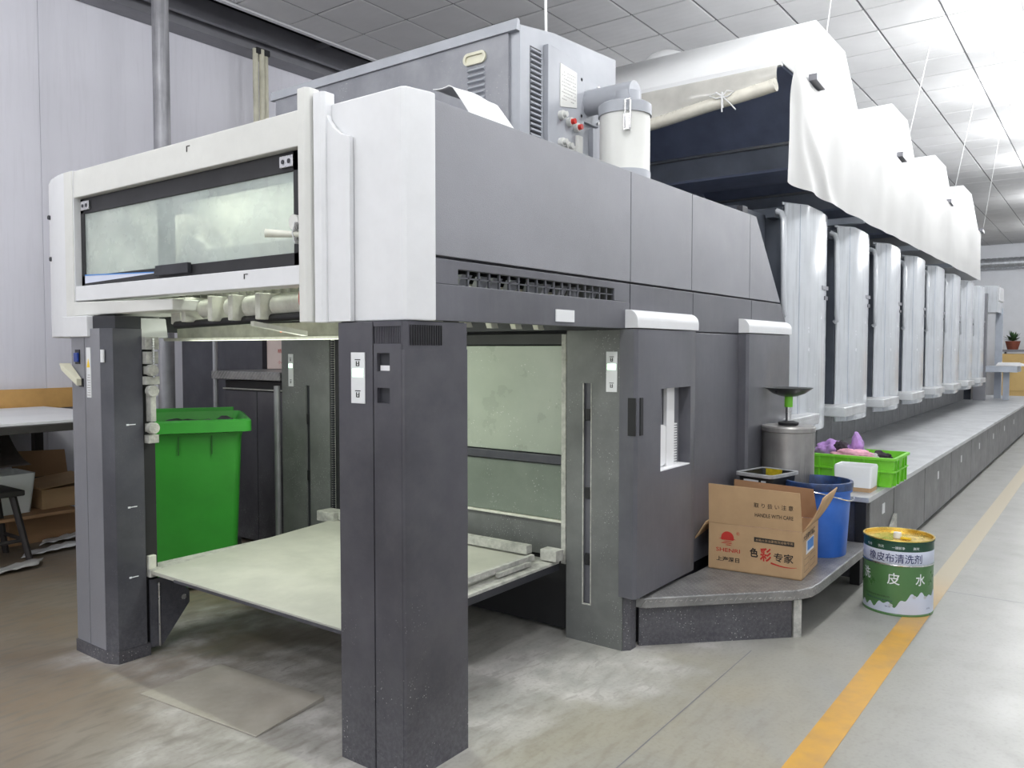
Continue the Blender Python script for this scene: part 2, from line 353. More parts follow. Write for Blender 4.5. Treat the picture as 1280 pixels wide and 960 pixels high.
def tag(o, label=None, cat=None, group=None, kind=None):
    if label: o['label'] = label
    if cat: o['category'] = cat
    if group: o['group'] = group
    if kind: o['kind'] = kind
    return o
def thing(name, label, cat, loc=(0, 0, 0), group=None, rz=0.0):
    o = bpy.data.objects.new(name, None); o.empty_display_size = 0.1; COL.objects.link(o); o.location = loc; o.rotation_euler = (0, 0, rz)
    return tag(o, label, cat, group)
def B(name, m, parent, *c, bevel=0.003, **k): return MB().box(*c).build(name, m, parent, bevel=bevel, **k)
def copy_tree(o, parent=None):
    c = o.copy(); COL.objects.link(c); c.parent = parent
    for ch in list(o.children): copy_tree(ch, c)
    return c

_tc = {}
def text_mb(body, size, org, right, up, fit=None, bend=None, bold=0.0, normal_off=0.0):
    """writing as flat outline geometry; fit = width to fill; bend = (centre, radius) wraps it round a cylinder"""
    cu = bpy.data.curves.new('w', 'FONT'); cu.body = body; cu.size = 1; cu.offset = bold; cu.resolution_u = 3
    ob = bpy.data.objects.new('w', cu); COL.objects.link(ob)
    me = bpy.data.meshes.new_from_object(ob.evaluated_get(bpy.context.evaluated_depsgraph_get()))
    vs = [v.co.copy() for v in me.vertices]; fs = [tuple(p.vertices) for p in me.polygons]
    COL.objects.unlink(ob); bpy.data.objects.remove(ob); bpy.data.curves.remove(cu); bpy.data.meshes.remove(me)
    if not vs: return MB()
    x0 = min(v.x for v in vs); x1 = max(v.x for v in vs); y0 = min(v.y for v in vs); y1 = max(v.y for v in vs)
    sy = size / max(1e-6, (y1 - y0)); sx = (fit / (x1 - x0)) if fit else sy
    org = Vector(org); right = Vector(right).normalized() if right else None; up = Vector(up)
    out = []
    for v in vs:
        a = (v.x - x0) * sx; h = (v.y - y0) * sy
        if bend:
            (cx, cy), r, a0 = bend; t = a0 + a / r
            out.append((cx + math.cos(t) * r, cy + math.sin(t) * r, org.z + h))
        else: out.append(tuple(org + right * a + up * h))
    q = MB(); q.v = out; q.f = fs
    return q

# ================================================================== SETTING
XB = 28.0
fl = MB().box(-6, -6, -0.1, XB, 7.4, 0).build('floor', 'floor'); tag(fl, kind='structure')
MB().box(-3, 0.805, 0.0005, XB - 1, 0.925, 0.0018).build('painted_line', 'line', fl)
j = MB()
def strip(p, q, w, z=0.0012):
    p = Vector((*p, z)); q = Vector((*q, z)); d = (q - p).normalized(); s_ = Vector((-d.y, d.x, 0)) * w / 2
    j.add([p - s_, q - s_, q + s_, p + s_], [(0, 1, 2, 3)])
strip((5.6, 1.2), (5.6, -5.5), 0.008); strip((11.6, 1.2), (11.6, -5.5), 0.01); strip((17.6, 1.2), (17.6, -5.5), 0.012); strip((-3, 1.31), (3.9, 1.42), 0.005)
j.build('floor_joint', 'ink_tan' if False else 'track_grey', fl)
h = MB().hexa([(1.81, 3.37, 0), (1.87, 2.63, 0), (2.25, 2.68, 0), (2.21, 3.38, 0), (1.81, 3.37, .004), (1.87, 2.63, .006), (2.25, 2.68, .018), (2.21, 3.38, .006)])
h.build('floor_hatch', mat('hatch sheet', (0.36, 0.33, 0.28), 0.5, var=0.15, dust=0.5, dustcol=(0.5, 0.48, 0.44)), fl, bevel=0.002)

wl = MB().box(-6, 7.44, 0, XB, 7.56, 4.95).build('wall_left', 'wall'); tag(wl, kind='structure')
x = -6.0; k = 0
pm = None
while x < XB - 0.1:
    q = MB().box(x + .0015, 7.40, 0.0, min(x + 1.15, XB) - .0015, 7.44, 4.9).build('wall_panel', 'wall', wl, bevel=0.002)
    x += 1.15
wb = MB().box(XB, -6, 0, XB + .1, 7.56, 4.95).build('wall_back', 'far_wall'); tag(wb, kind='structure')
wr = MB().box(-6, -6.1, 0, XB, -6, 4.95).build('wall_right', 'far_wall'); tag(wr, kind='structure')
ce = MB().box(-6, -6, 4.66, XB, 6.42, 4.72).build('ceiling', 'grid_bar'); tag(ce, kind='structure')
MB().box(-6, 6.42, 4.93, XB, 7.5, 4.99).build('soffit', 'dark', ce)
# suspended tiles
def project(p):
    d = Vector(p) - Vector((0, 0, 1.5)); z = d.dot(Fv)
    return (640 + 1012 * d.dot(Rv) / z, 480 - 1012 * d.dot(Uv) / z, z) if z > 0.05 else None
TP = 0.585
tile_me = None; vis = []; rest = []
for i in range(-12, 39):
    for k2 in range(-12, 20):
        cx = 5.63 + TP * i + TP / 2; cy = 6.025 - TP * k2 + TP / 2
        if cx < -5.8 or cx > XB - .3 or cy < -5.6 or cy > 6.05: continue
        p = project((cx, cy, 4.6))
        (vis if p and -60 < p[0] < 1340 and -60 < p[1] < 480 else rest).append((p[2] if p else 99, cx, cy))
vis.sort(); rest += vis[290:]; vis = vis[:290]
tb = MB().hexa([(-.279, -.279, 0), (.279, -.279, 0), (.279, .279, 0), (-.279, .279, 0), (-.287, -.287, .012), (.287, -.287, .012), (.287, .287, .012), (-.287, .287, .012)])
t0 = tb.build('ceiling_tile', 'tile', ce, local=True); t0.location = (vis[0][1], vis[0][2], 4.6)
for _, cx, cy in vis[1:]:
    c = t0.copy(); COL.objects.link(c); c.location = (cx, cy, 4.6 + R_.uniform(0, .002))
rb = MB()
for _, cx, cy in rest:
    rb.box(cx - .284, cy - .284, 4.6, cx + .284, cy + .284, 4.612)
for i in range(-19, 37):
    cx = 5.63 + TP * i + TP / 2; rb.box(cx - .284, 6.033, 4.6, cx + .284, 6.41, 4.612)
tag(rb.build('more_ceiling_tiles', 'tile', ce), kind='stuff')
gb = MB()
for i in range(-19, 39):
    gx = 5.63 + TP * i
    if -6 < gx < XB: gb.box(gx - .003, -6, 4.606, gx + .003, 6.42, 4.66)
for k2 in range(-2, 20):
    gy = 6.025 - TP * k2
    if -6 < gy < 6.42: gb.box(-6, gy - .003, 4.606, XB, gy + .003, 4.66)
tag(gb.build('ceiling_grid', 'grid_bar', ce), kind='stuff')
# fascia and tracks above the left wall
tag(MB().box(-6, 6.42, 4.585, XB, 6.47, 4.95).build('trim_1', 'track_white', bevel=.004), kind='structure')
tag(MB().box(-6, 6.74, 4.74, XB, 6.78, 4.78).build('trim_2', 'track_white'), kind='structure')
tag(MB().box(-6, 7.0, 4.62, XB, 7.05, 4.70).build('trim_3', 'track_grey'), kind='structure')
tag(MB().box(-6, 7.16, 4.56, XB, 7.4, 4.9).build('trim_4', 'track_grey', bevel=.01), kind='structure')
br = MB()
for bx in (3.2, 5.95, 8.5): br.box(bx, 6.47, 4.80, bx + .05, 7.2, 4.84)
tag(br.build('trim_5', 'track_grey'), kind='structure')

# ceiling lamps: two in view, their aisle row, the rest added as fill
def lamp(x, y, first=[None]):
    lab = 'brightest white globe lamp, high at the right picture edge over the aisle' if first[0] is None else 'white round globe lamp outside the picture, from the aisle row or the added fill lamps'
    if first[0] is None:
        t = thing('ceiling_lamp', lab, 'ceiling lamp', (x, y, 4.6), 'globe lamps over the aisle')
        MB().cyl((x, y, 4.6), (x, y, 4.56), .07, n=16).build('lamp_canopy', 'white_paint', t)
        MB().cyl((x, y, 4.56), (x, y, 4.42), .012, n=8).build('lamp_rod', 'white_paint', t)
        MB().lathe((x, y, 4.30), [(0.001, -.12), (.06, -.104), (.104, -.06), (.12, 0), (.104, .06), (.06, .104), (.012, .12)], 24).build('globe', 'lamp_glow', t)
        ld = bpy.data.lights.new('lamp_light', 'POINT'); ld.energy = LAMP_W; ld.shadow_soft_size = .16; ld.color = (0.97, 0.985, 1.0)
        lo = bpy.data.objects.new('lamp_light', ld); COL.objects.link(lo); lo.parent = t; lo.location = (0, 0, -.46)
        first[0] = t
    else:
        t = copy_tree(first[0]); t.location = (x, y, 4.6); t['label'] = lab
        if abs(x - 11.07) < .01: t['label'] = 'white globe lamp at the right picture edge, just below and beyond the brightest lamp'
    return t
for (lx, ly) in ((8.85, .86), (11.07, .93), (6.6, .86), (4.4, .86), (2.2, .8), (13.3, .9), (15.6, .9), (19.5, .9), (24, .9),
                 (-.2, .8), (-2.4, .8), (-2.2, 3.2), (-2.2, 5.2), (1.0, 4.0), (9.5, 5.4), (14.5, 5.4), (21, -1.8), (24.5, -1.8), (25, -4), (8.0, -2.6), (3.6, -2.6), (-.5, -2.6), (13.5, -2.6)):  # lamps off the aisle row are unseen, added as fill light
    lamp(lx, ly)

# ================================================================== DELIVERY UNIT
DU = thing('press_delivery', 'tall dark grey press delivery with white front hood, glass window and two front columns', 'printing press', (2.8, 3.2, 0))
YR = 1.92
# --- front right column
fc = MB().prism([(1.985, 2.25), (1.985, 1.945), (1.995, 1.935), (2.30, 1.935), (2.30, 2.25)], 0, 1.60).build('column', 'dark', DU)
cp = MB().prism([(1.97, 2.25), (1.97, 2.074), (1.986, 2.074), (1.986, 2.25)], 0, 1.597).build('column_cover', 'slate_post', fc, bevel=.002)
# right strip with two square recesses
y0, y1, x0, x1 = 1.935, 2.068, 1.97, 1.986
q = MB()
ro0, ro1 = 1.99, 2.052
for (a, b_) in ((0, 1.315), (1.368, 1.425), (1.488, 1.52)): q.box(x0, y0, a, x1, y1, b_)
for (a, b_) in ((1.315, 1.368), (1.425, 1.488)):
    q.box(x0, y0, a, x1, ro0, b_); q.box(x0, ro1, a, x1, y1, b_)
q.box(x0, y0, 1.58, x1, y1, 1.597)
for i in range(16):
    yy = y0 + (y1 - y0) * (i + .2) / 16; q.box(x0 + .004, yy, 1.52, x1, yy + .004, 1.58)
q.prism([(1.97, 1.94), (1.975, 1.925), (1.99, 1.92), (2.30, 1.92), (2.30, 1.936), (1.99, 1.936)], 0, 1.50)
q.prism([(1.972, 1.94), (1.99, 1.923), (2.30, 1.923), (2.30, 1.936), (1.99, 1.936)], 1.50, 1.597)
q.build('column_cover', 'slate_post', fc)
q = MB()
for i in range(14):
    xx = 2.0 + .012 * i; q.box(xx, 1.919, 1.515, xx + .005, 1.925, 1.585)
q.build('vent_grille', 'black', fc)
B('socket', 'paper', fc, 1.980, 2.0, 1.427, 1.985, 2.045, 1.445, bevel=0)
# --- LED display labels
def led(parent, x, ya, yb, za, zb, zl):
    d = B('display_label', 'sticker', parent, x - .004, ya, za, x, yb, zb, bevel=.001)
    w = yb - ya; hgt = .028
    B('green_light', 'led_green', d, x - .0055, ya + w * .12, zl - hgt / 2, x - .004, yb - w * .12, zl + hgt / 2, bevel=0)
    for zz in (za + .035, zb - .035):
        mk = MB().box(x - .005, ya + w * .3, zz + .008, x - .004, yb - w * .3, zz + .011)
        mk.box(x - .005, ya + w * .38, zz - .012, x - .004, ya + w * .44, zz + .004).box(x - .005, yb - w * .44, zz - .012, x - .004, yb - w * .38, zz + .004)
        mk.box(x - .005, ya + w * .38, zz - .0135, x - .004, yb - w * .38, zz - .011).box(x - .005, ya + w * .44, zz - .005, x - .004, yb - w * .44, zz - .003)
        mk.build('icon', 'ink_black', d)
led(fc, 1.97, 2.11, 2.18, 1.31, 1.49, 1.418)
# --- front left column
lc = MB().prism([(1.915, 4.12), (1.915, 3.84), (1.945, 3.78), (2.072, 3.78), (2.072, 4.12)], 0, 1.66).build('column', 'dark', DU)
MB().prism([(1.90, 4.12), (1.90, 3.992), (1.916, 3.992), (1.916, 4.12)], .06, 1.60).build('column_cover', 'slate_mid', lc, bevel=.002)
MB().prism([(1.90, 3.986), (1.90, 3.84), (1.916, 3.84), (1.916, 3.986)], .06, 1.60).build('column_cover', 'slate_mid', lc, bevel=.002)
MB().prism([(1.90, 3.838), (1.928, 3.772), (2.07, 3.772), (2.07, 3.785), (1.935, 3.785), (1.91, 3.84)], .06, 1.60).build('column_cover', 'slate', lc, bevel=.001)
MB().prism([(1.895, 4.125), (1.895, 3.835), (1.925, 3.768), (2.085, 3.768), (2.085, 4.125)], 0, .06).build('column_foot', 'slate_post', lc)
B('warning_label', 'sticker', lc, 1.897, 3.925, 1.27, 1.9, 3.965, 1.51, bevel=0)
MB().prism([(3.93, 1.415), (3.96, 1.415), (3.945, 1.455)], 1.8955, 1.897, 'x').build('warning_triangle', 'sticker_yellow', lc)
q = MB()
for i in range(9): q.box(1.8962, 3.93, 1.28 + i * .012, 1.897, 3.96 - (i % 3) * .004, 1.284 + i * .012)
q.build('fine_print', 'paper_grey', lc)
B('data_label', 'sticker', lc, 1.9, 3.81, 1.44, 1.907, 3.835, 1.5, bevel=0)
B('socket', 'black', lc, 1.896, 4.03, 1.43, 1.902, 4.075, 1.5, bevel=0); B('blue_tag', 'blue_tag', lc, 1.885, 4.032, 1.44, 1.896, 4.068, 1.485)
B('socket', 'black', lc, 1.896, 4.0, 1.32, 1.902, 4.04, 1.36, bevel=0)
MB().hexa([(1.84, 4.10, 1.40), (1.87, 4.01, 1.325), (1.895, 4.01, 1.325), (1.895, 4.10, 1.40), (1.84, 4.12, 1.435), (1.87, 4.01, 1.36), (1.895, 4.01, 1.36), (1.895, 4.12, 1.435)]).build('handle', 'cream_plastic', lc, bevel=.003)
for zz in (1.137, .74, .40):
    q = MB().box(2.005 - .02, 3.769, zz, 2.005 - .008, 3.772, zz + .008).box(2.005 - .006, 3.7695, zz + .002, 2.03, 3.772, zz + .006); q.build('tick_mark', 'ink_white', lc)
# carriage channel and bracket behind the left column
B('guide_channel', 'black', DU, 2.075, 3.80, .05, 2.145, 4.05, 1.55)
MB().prism([(2.09, .37), (2.22, .37), (2.30, .27), (2.30, .21), (2.15, 0.03), (2.09, .03)], 3.775, 3.79, 'y').build('bracket_plate', 'slate', DU, bevel=.002)
MB().cyl((2.265, 3.770, .245), (2.265, 3.775, .245), .014).build('bolt', 'chrome', DU)
MB().tube([(2.13, 3.765, .03), (2.13, 3.765, .35)], .005).build('guide_rod', 'chrome', DU)
# chain carriage hardware hanging on the left column
hz = MB(); yy = 3.79; xx = 2.105
for (za, zb, w) in ((1.50, 1.56, .035), (1.43, 1.49, .03), (1.38, 1.42, .026), (1.33, 1.37, .035), (1.15, 1.32, .014), (1.10, 1.14, .022), (1.045, 1.085, .026)):
    hz.box(xx - w, yy - .05, za, xx + w, yy - .005, zb)
for zz in (1.40, 1.30, 1.12): hz.cyl((xx - .01, yy - .075, zz), (xx - .01, yy - .04, zz), .028, n=16)
hz.build('chain_tensioner', 'dusty_metal', DU, bevel=.003)
q = MB()
for i in range(16): q.cyl((xx, yy - .06, 1.55 - i * .012), (xx, yy - .05, 1.55 - i * .012), .006, n=6)
q.build('spring', 'chrome', DU)

# --- back right column (faces the camera) and back wall panels
bc = MB().prism([(3.53, 2.27), (3.53, 1.94), (3.60, 1.93), (3.60, 2.27)], 0, 1.60).build('column', 'dark', DU)
q = MB()
for (a, b_, c, d) in ((1.935, 2.118, 0, 1.597), (2.162, 2.265, 0, 1.597), (2.118, 2.162, 0, .20), (2.118, 2.162, 1.33, 1.597)): q.box(3.51, a, c, 3.53, b_, d)
q.build('column_cover', 'green_grey', bc)
B('slot_back', 'slate_low', bc, 3.522, 2.118, .20, 3.53, 2.162, 1.33, bevel=0)
q = MB()
q.box(3.507, 2.114, .20, 3.512, 2.119, 1.33).box(3.507, 2.161, .20, 3.512, 2.166, 1.33).box(3.507, 2.114, .195, 3.512, 2.166, .202)
q.build('slot_rim', 'dusty_metal', bc)
for zz in (1.14, .74, .40): B('catch', 'black', bc, 3.512, 2.125, zz, 3.524, 2.155, zz + .06)
led(bc, 3.51, 1.968, 2.03, 1.29, 1.49, 1.415)
MB().prism([(3.515, 1.933), (3.545, 1.905), (3.60, 1.905), (3.60, 1.933)], 0, .27).build('column_foot', 'slate_post', bc)
B('frame_post', 'dusty_metal', DU, 3.52, 2.275, .38, 3.56, 2.305, 1.58)
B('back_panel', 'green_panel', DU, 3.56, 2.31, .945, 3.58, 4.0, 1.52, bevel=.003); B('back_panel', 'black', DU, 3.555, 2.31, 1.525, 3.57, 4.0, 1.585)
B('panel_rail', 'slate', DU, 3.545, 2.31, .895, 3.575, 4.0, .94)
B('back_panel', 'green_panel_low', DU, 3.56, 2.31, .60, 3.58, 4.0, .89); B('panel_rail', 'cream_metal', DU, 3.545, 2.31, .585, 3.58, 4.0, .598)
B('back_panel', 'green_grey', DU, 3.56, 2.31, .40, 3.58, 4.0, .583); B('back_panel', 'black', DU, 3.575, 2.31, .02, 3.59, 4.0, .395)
# --- back left column
bl = MB().box(3.54, 4.10, 0, 3.60, 4.60, 1.58).build('column', 'dark', DU)
q = MB()
for (a, b_, c, d) in ((4.11, 4.31, 0, 1.575), (4.35, 4.60, 0, 1.575), (4.31, 4.35, 0, .2), (4.31, 4.35, 1.26, 1.575)): q.box(3.52, a, c, 3.54, b_, d)
q.build('column_cover', 'green_grey', bl); B('slot_back', 'dark', bl, 3.533, 4.31, .2, 3.54, 4.35, 1.26, bevel=0)
for zz in (1.0, .62): B('catch', 'black', bl, 3.522, 4.315, zz, 3.534, 4.345, zz + .07)
led(bl, 3.52, 4.475, 4.525, 1.25, 1.47, 1.39)
MB().tube([(3.50, 4.63, 0), (3.50, 4.63, 1.25)], .022).build('guide_rod', 'steel_pole', DU)
# chain beside the back left column
q = MB()
for i in range(74):
    z = .45 + i * .015; q.box(3.50, 4.055, z, 3.515, 4.07, z + .011); q.box(3.498, 4.045, z + .004, 3.505, 4.08, z + .007)
tag(q.build('lift_chain', 'dark', DU), kind='stuff')
B('chain_guard', 'dusty_metal', DU, 3.515, 4.035, .44, 3.53, 4.09, 1.57); B('chain_guard', 'black', DU, 3.50, 4.0, .44, 3.52, 4.034, 1.57)

# --- right side cladding
def side(name, m, pts, y=YR, t=.018, par=DU, bevel=.003): return MB().prism(pts, y, y + t, 'y').build(name, m, par, bevel=bevel)
side('side_panel', 'slate_mid', [(2.122, 1.832), (3.547, 1.832), (3.547, 2.37), (2.122, 2.37)])
side('side_panel', 'slate_mid', [(3.553, 1.832), (4.262, 1.832), (4.262, 2.37), (3.553, 2.37)])
side('side_panel', 'slate_mid', [(4.268, 1.832), (5.158, 1.832), (5.158, 2.375), (4.268, 2.37)])
side('side_panel', 'slate_mid', [(5.164, 1.832), (5.765, 1.832), (5.27, 2.375), (5.164, 2.375)])
lp = side('side_panel', 'slate_low', [(2.122, 1.602), (3.543, 1.602), (3.543, 1.733), (2.122, 1.733)])
side('side_panel', 'slate_low', [(2.122, 1.733), (2.25, 1.733), (2.25, 1.79), (3.39, 1.79), (3.39, 1.733), (3.543, 1.733), (3.543, 1.822), (2.122, 1.822)])
gq = MB()
for i in range(19):
    xx = 2.25 + 1.14 * i / 18; gq.box(xx - .004, 1.925, 1.733, xx + .004, 1.934, 1.79)
gq.box(2.25, 1.925, 1.759, 3.39, 1.934, 1.764); gq.build('vent_grille', 'slate', DU)
for i in range(9):
    xx = 2.3 + i * .12 + R_.uniform(-.03, .03); q = MB().hexa([(xx, 1.99, 1.735), (xx + .05, 1.99, 1.735), (xx + .05, 2.02, 1.735), (xx, 2.02, 1.735), (xx + .03, 1.99, 1.785), (xx + .09, 1.99, 1.785), (xx + .09, 2.02, 1.785), (xx + .03, 2.02, 1.785)]); q.build('inner_bracket', 'cab_grey', DU)
side('side_panel', 'slate_low', [(3.551, 1.602), (4.282, 1.602), (4.282, 1.822), (3.551, 1.822)])
side('side_panel', 'slate_low', [(4.288, 1.602), (5.197, 1.602), (5.197, 1.822), (4.288, 1.822)])
side('side_panel', 'slate_low', [(5.203, 1.602), (5.97, 1.602), (5.775, 1.822), (5.203, 1.822)])
side('side_panel', 'slate_low', [(4.242, .275), (4.99, .275), (4.99, 1.595), (4.242, 1.595)])
MB().box(2.885, 1.915, 1.62, 3.03, 1.9195, 1.672).build('note_paper', 'sticker', DU)
MB().box(2.25, 1.945, 1.795, 3.5, 1.95, 1.83).build('inner_frame', 'black', DU)
# core behind the cladding
q = MB().prism([(3.62, .0), (5.45, 0), (5.45, 1.0), (5.9, 1.0), (5.9, 1.6), (5.74, 1.8), (5.25, 2.36), (3.62, 2.36)], 1.94, 4.5, 'y')
q.build('body_core', 'dark', DU)
q = MB().box(2.13, 1.94, 2.33, 3.62, 4.5, 2.36).box(2.13, 4.46, 1.6, 3.62, 4.5, 2.33).box(2.13, 1.94, 1.822, 3.62, 1.96, 1.835).box(3.5, 1.945, 1.6, 3.62, 4.46, 2.33)
q.box(2.13, 2.26, 1.58, 2.16, 2.28, 2.33)
q.build('hood_frame', 'dark', DU)
B('side_panel', 'slate_mid', DU, 2.13, 4.5, 1.6, 5.2, 4.52, 2.37)
# doors with white caps
def door(xa, xb, win=None, zt=1.6):
    yf = 1.855
    if win:
        wx0, wx1, wz0, wz1 = win
        q = MB().prism([(xa, 1.95), (xa - .004, yf + .015), (xa + .012, yf), (wx0, yf), (wx0, 1.95)], .275, zt)
        q.prism([(wx1, 1.95), (wx1, yf), (xb - .02, yf), (xb, yf + .012), (xb + .03, 1.95)], .275, zt)
        q.box(wx0, yf, .275, wx1, 1.95, wz0).box(wx0, yf, wz1, wx1, 1.95, zt)
        d = q.build('door', 'slate_low', DU)
        w = MB().box(wx0, 1.925, wz0, wx1, 1.93, wz1).build('window_recess', 'slate_mid', d)
        B('roll_strip', 'paper', d, wx0 + (wx1 - wx0) * .45, 1.90, wz0, wx0 + (wx1 - wx0) * .70, 1.92, wz1, bevel=0)
        MB().cyl((wx0 + .11, 1.922, wz0 + .12), (wx0 + .11, 1.905, wz0 + .12), .11, n=28).build('paper_roll', 'paper', d)
        q = MB()
        for i in range(16): q.box(wx0 + (wx1 - wx0) * .70, 1.90, wz0 + .01 + i * .014, wx0 + (wx1 - wx0) * .8, 1.922, wz0 + .017 + i * .014)
        tag(q.build('toothed_strip', 'paper', d), kind='stuff')
        B('window_sill', 'paper', d, wx0, yf + .002, wz0, wx1, 1.93, wz0 + .006, bevel=0)
    else:
        d = MB().prism([(xa, 1.95), (xa - .004, yf + .015), (xa + .012, yf), (xb - .02, yf), (xb, yf + .012), (xb + .03, 1.95)], .275, zt).build('door', 'slate_low', DU)
    prof = [(1.92, 1.605)] + [(1.92 - .072 * math.sin(t), 1.605 + .088 * math.cos(t)) for t in [math.pi / 2 * i / 8 for i in range(9)]]
    prof = [(1.92, 1.605), (1.92, 1.695)] + [(1.905 - .055 * math.sin(t), 1.64 + .055 * math.cos(t)) for t in [math.pi / 2 * i / 8 for i in range(9)]] + [(1.85, 1.605)]
    MB().prism(prof, xa - .004, xb + .01, 'x').build('door_cap', 'white_paint', d, bevel=.002)
    return d
d1 = door(3.50, 4.20, (3.76, 4.12, .875, 1.30))
MB().prism([(1.858, 1.08), (1.90, 1.08), (1.90, 1.265), (1.858, 1.265)], 3.493, 3.50, 'x').build('door_handle', 'black', d1)
MB().box(3.53, 1.850, 1.08, 3.56, 1.856, 1.265).build('door_handle', 'black', d1)
d2 = door(4.98, 5.80)
# --- white front cover, right corner
q = MB().prism([(1.985, 2.30), (1.985, 1.945), (1.995, 1.93), (2.09, 1.905), (2.115, 1.905), (2.115, 2.30)], 1.60, 2.385)
q.build('front_cover', 'white_paint', DU, bevel=.006)
sh = MB(); pr = [(2.30, 2.36), (2.285, 2.325), (2.26, 2.295), (2.22, 2.265), (2.175, 2.25), (2.175, 1.60), (2.30, 1.60)]
sh.prism(pr, 1.962, 1.983, 'x').build('side_shield', 'white_paint', DU, bevel=.003)
MB().prism([(1.955, 2.357), (1.945, 2.345), (1.945, 2.305), (1.955, 2.292), (2.0, 2.292), (2.0, 2.357)], 1.598, 2.425).build('front_rail', 'white_paint', DU, bevel=.004)
MB().prism([(1.945, 2.43), (1.93, 2.415), (1.93, 2.378), (1.945, 2.363), (1.99, 2.363), (1.99, 2.43)], 1.60, 2.45).build('front_rail', 'cream_white', DU, bevel=.004)
# beams
tb_ = B('top_beam', 'cream_white', DU, 1.955, 2.43, 2.252, 2.10, 4.18, 2.385, bevel=.005)
MB().box(1.953, 3.17, 2.335, 1.956, 3.175, 2.36).box(1.953, 3.15, 2.357, 1.956, 3.175, 2.36).build('screw_mark', 'ink_black', tb_)
lb = B('lower_beam', 'white_paint', DU, 1.955, 2.43, 1.742, 2.05, 4.18, 1.815, bevel=.004)
MB().box(1.953, 2.78, 1.78, 1.956, 2.785, 1.80).box(1.953, 2.76, 1.797, 1.956, 2.785, 1.80).build('screw_mark', 'ink_black', lb)
# left cover
pts = [(1.955, 4.185), (1.955, 4.30), (1.965, 4.38), (1.99, 4.50), (2.04, 4.64), (2.12, 4.78), (2.24, 4.87), (2.4, 4.9), (2.4, 4.185)]
lcv = MB().prism(pts, 1.565, 2.39).build('front_cover', 'white_paint', DU, bevel=.004)
MB().box(1.951, 4.188, 1.567, 1.957, 4.272, 2.388).build('cover_edge', 'cream_white', lcv, bevel=.002)
for (yy, zz) in ((4.56, 2.2), (4.55, 1.98)): MB().cyl((2.0, yy, zz), (2.02, yy, zz), .012, n=10).build('screw', 'dark', lcv)
# lower left arm
MB().hexa([(1.93, 4.15, 1.665), (1.98, 3.35, 1.675), (2.3, 3.35, 1.675), (2.3, 4.15, 1.665), (1.93, 4.15, 1.735), (1.98, 3.35, 1.725), (2.3, 3.35, 1.725), (2.3, 4.15, 1.735)]).build('gripper_arm', 'cream_white', DU, bevel=.006)
MB().hexa([(1.885, 4.18, 1.56), (1.885, 3.93, 1.56), (2.3, 3.93, 1.56), (2.3, 4.18, 1.56), (1.885, 4.18, 1.662), (1.885, 3.93, 1.662), (2.3, 3.95, 1.66), (2.3, 4.18, 1.66)]).build('arm_block', 'white_paint', DU, bevel=.006)
# --- glass door
gd = MB()
yA, yB, zA, zB, xg = 2.432, 4.175, 1.818, 2.25, 1.985
gd.box(xg, yA, zB - .075, xg + .02, yB, zB).box(xg, yA, zA, xg + .02, yB, zA + .05).box(xg, yA, zA, xg + .02, yA + .08, zB).box(xg, yB - .035, zA, xg + .02, yB, zB)
gd = gd.build('window_frame', 'black', DU, bevel=.002)
MB().box(xg + .006, yA + .078, zA + .048, xg + .012, yB - .033, zB - .073).build('glass', 'dusty_glass', gd)
for (ya, yb) in ((2.50, 2.58), (4.07, 4.15)): B('hinge', 'chrome', gd, xg - .012, ya, zB - .06, xg, yb, zB - .015)
for (ya, yb) in ((2.50, 2.58), (4.07, 4.15)): MB().cyl((xg - .014, (ya + yb) / 2 - .018, zB - .038), (xg - .012, (ya + yb) / 2 - .018, zB - .038), .009, n=10).cyl((xg - .014, (ya + yb) / 2 + .018, zB - .038), (xg - .012, (ya + yb) / 2 + .018, zB - .038), .009, n=10).build('screw', 'dark', gd)
B('latch', 'dark', gd, xg - .02, 3.20, 1.83, xg, 3.46, 1.875)
MB().add([(xg - .001, 4.14, 1.83), (xg - .001, 3.50, 1.845), (xg - .001, 3.50, 1.852), (xg - .001, 4.14, 1.872)], [(0, 1, 2, 3)]).build('paper_sheet', 'can_label', gd)
MB().add([(xg - .002, 4.14, 1.868), (xg - .002, 3.50, 1.848), (xg - .002, 3.50, 1.852), (xg - .002, 4.14, 1.874)], [(0, 1, 2, 3)]).build('blue_edge', 'sticker_blue', gd)
hd = MB().cyl((1.95, 2.43, 1.925), (1.87, 2.53, 1.93), .010, .016, n=14).build('handle', 'cream_metal', gd)
MB().cyl((1.985, 2.47, 1.975), (1.95, 2.47, 1.975), .028, n=20).build('lock', 'cream_white', gd)
q = MB(); 
for i in range(5): q.tube([(1.93 + .006 * i, 2.435, 1.89), (1.925 + .006 * i, 2.445, 1.93), (1.93 + .006 * i, 2.435, 1.97)], .0025, 6)
q.build('spring', 'chrome', gd)
# --- inside the hood: back sheet, curved guide, fan row, tube lamp
B('inner_sheet', 'white_panel_in', DU, 2.50, 2.45, 1.85, 2.52, 4.12, 2.3)
q = MB()
arc = [(3.95 - .52 * math.cos(t), 1.86 + .34 * math.sin(t)) for t in [math.pi / 2 * i / 12 for i in range(13)]]
q.prism([(3.95, 1.86)] + arc[::-1], 2.36, 2.40, 'x'); q.build('curved_guide', 'cream_metal', DU)
arc2 = [(3.85 - .30 * math.cos(t), 1.86 + .22 * math.sin(t)) for t in [math.pi / 2 * i / 12 for i in range(13)]]
MB().prism([(3.85, 1.86)] + arc2[::-1], 2.33, 2.36, 'x').build('curved_guide', 'white_panel_in', DU)
fr_ = B('fan_rail', 'cream_white', DU, 2.30, 2.45, 1.93, 2.36, 3.7, 1.99)
for i in range(14):
    yy = 2.5 + i * .085
    f_ = MB().box(2.22, yy, 1.885, 2.30, yy + .06, 1.93); f_.build('fan_box', 'cream_metal', DU, bevel=.004)
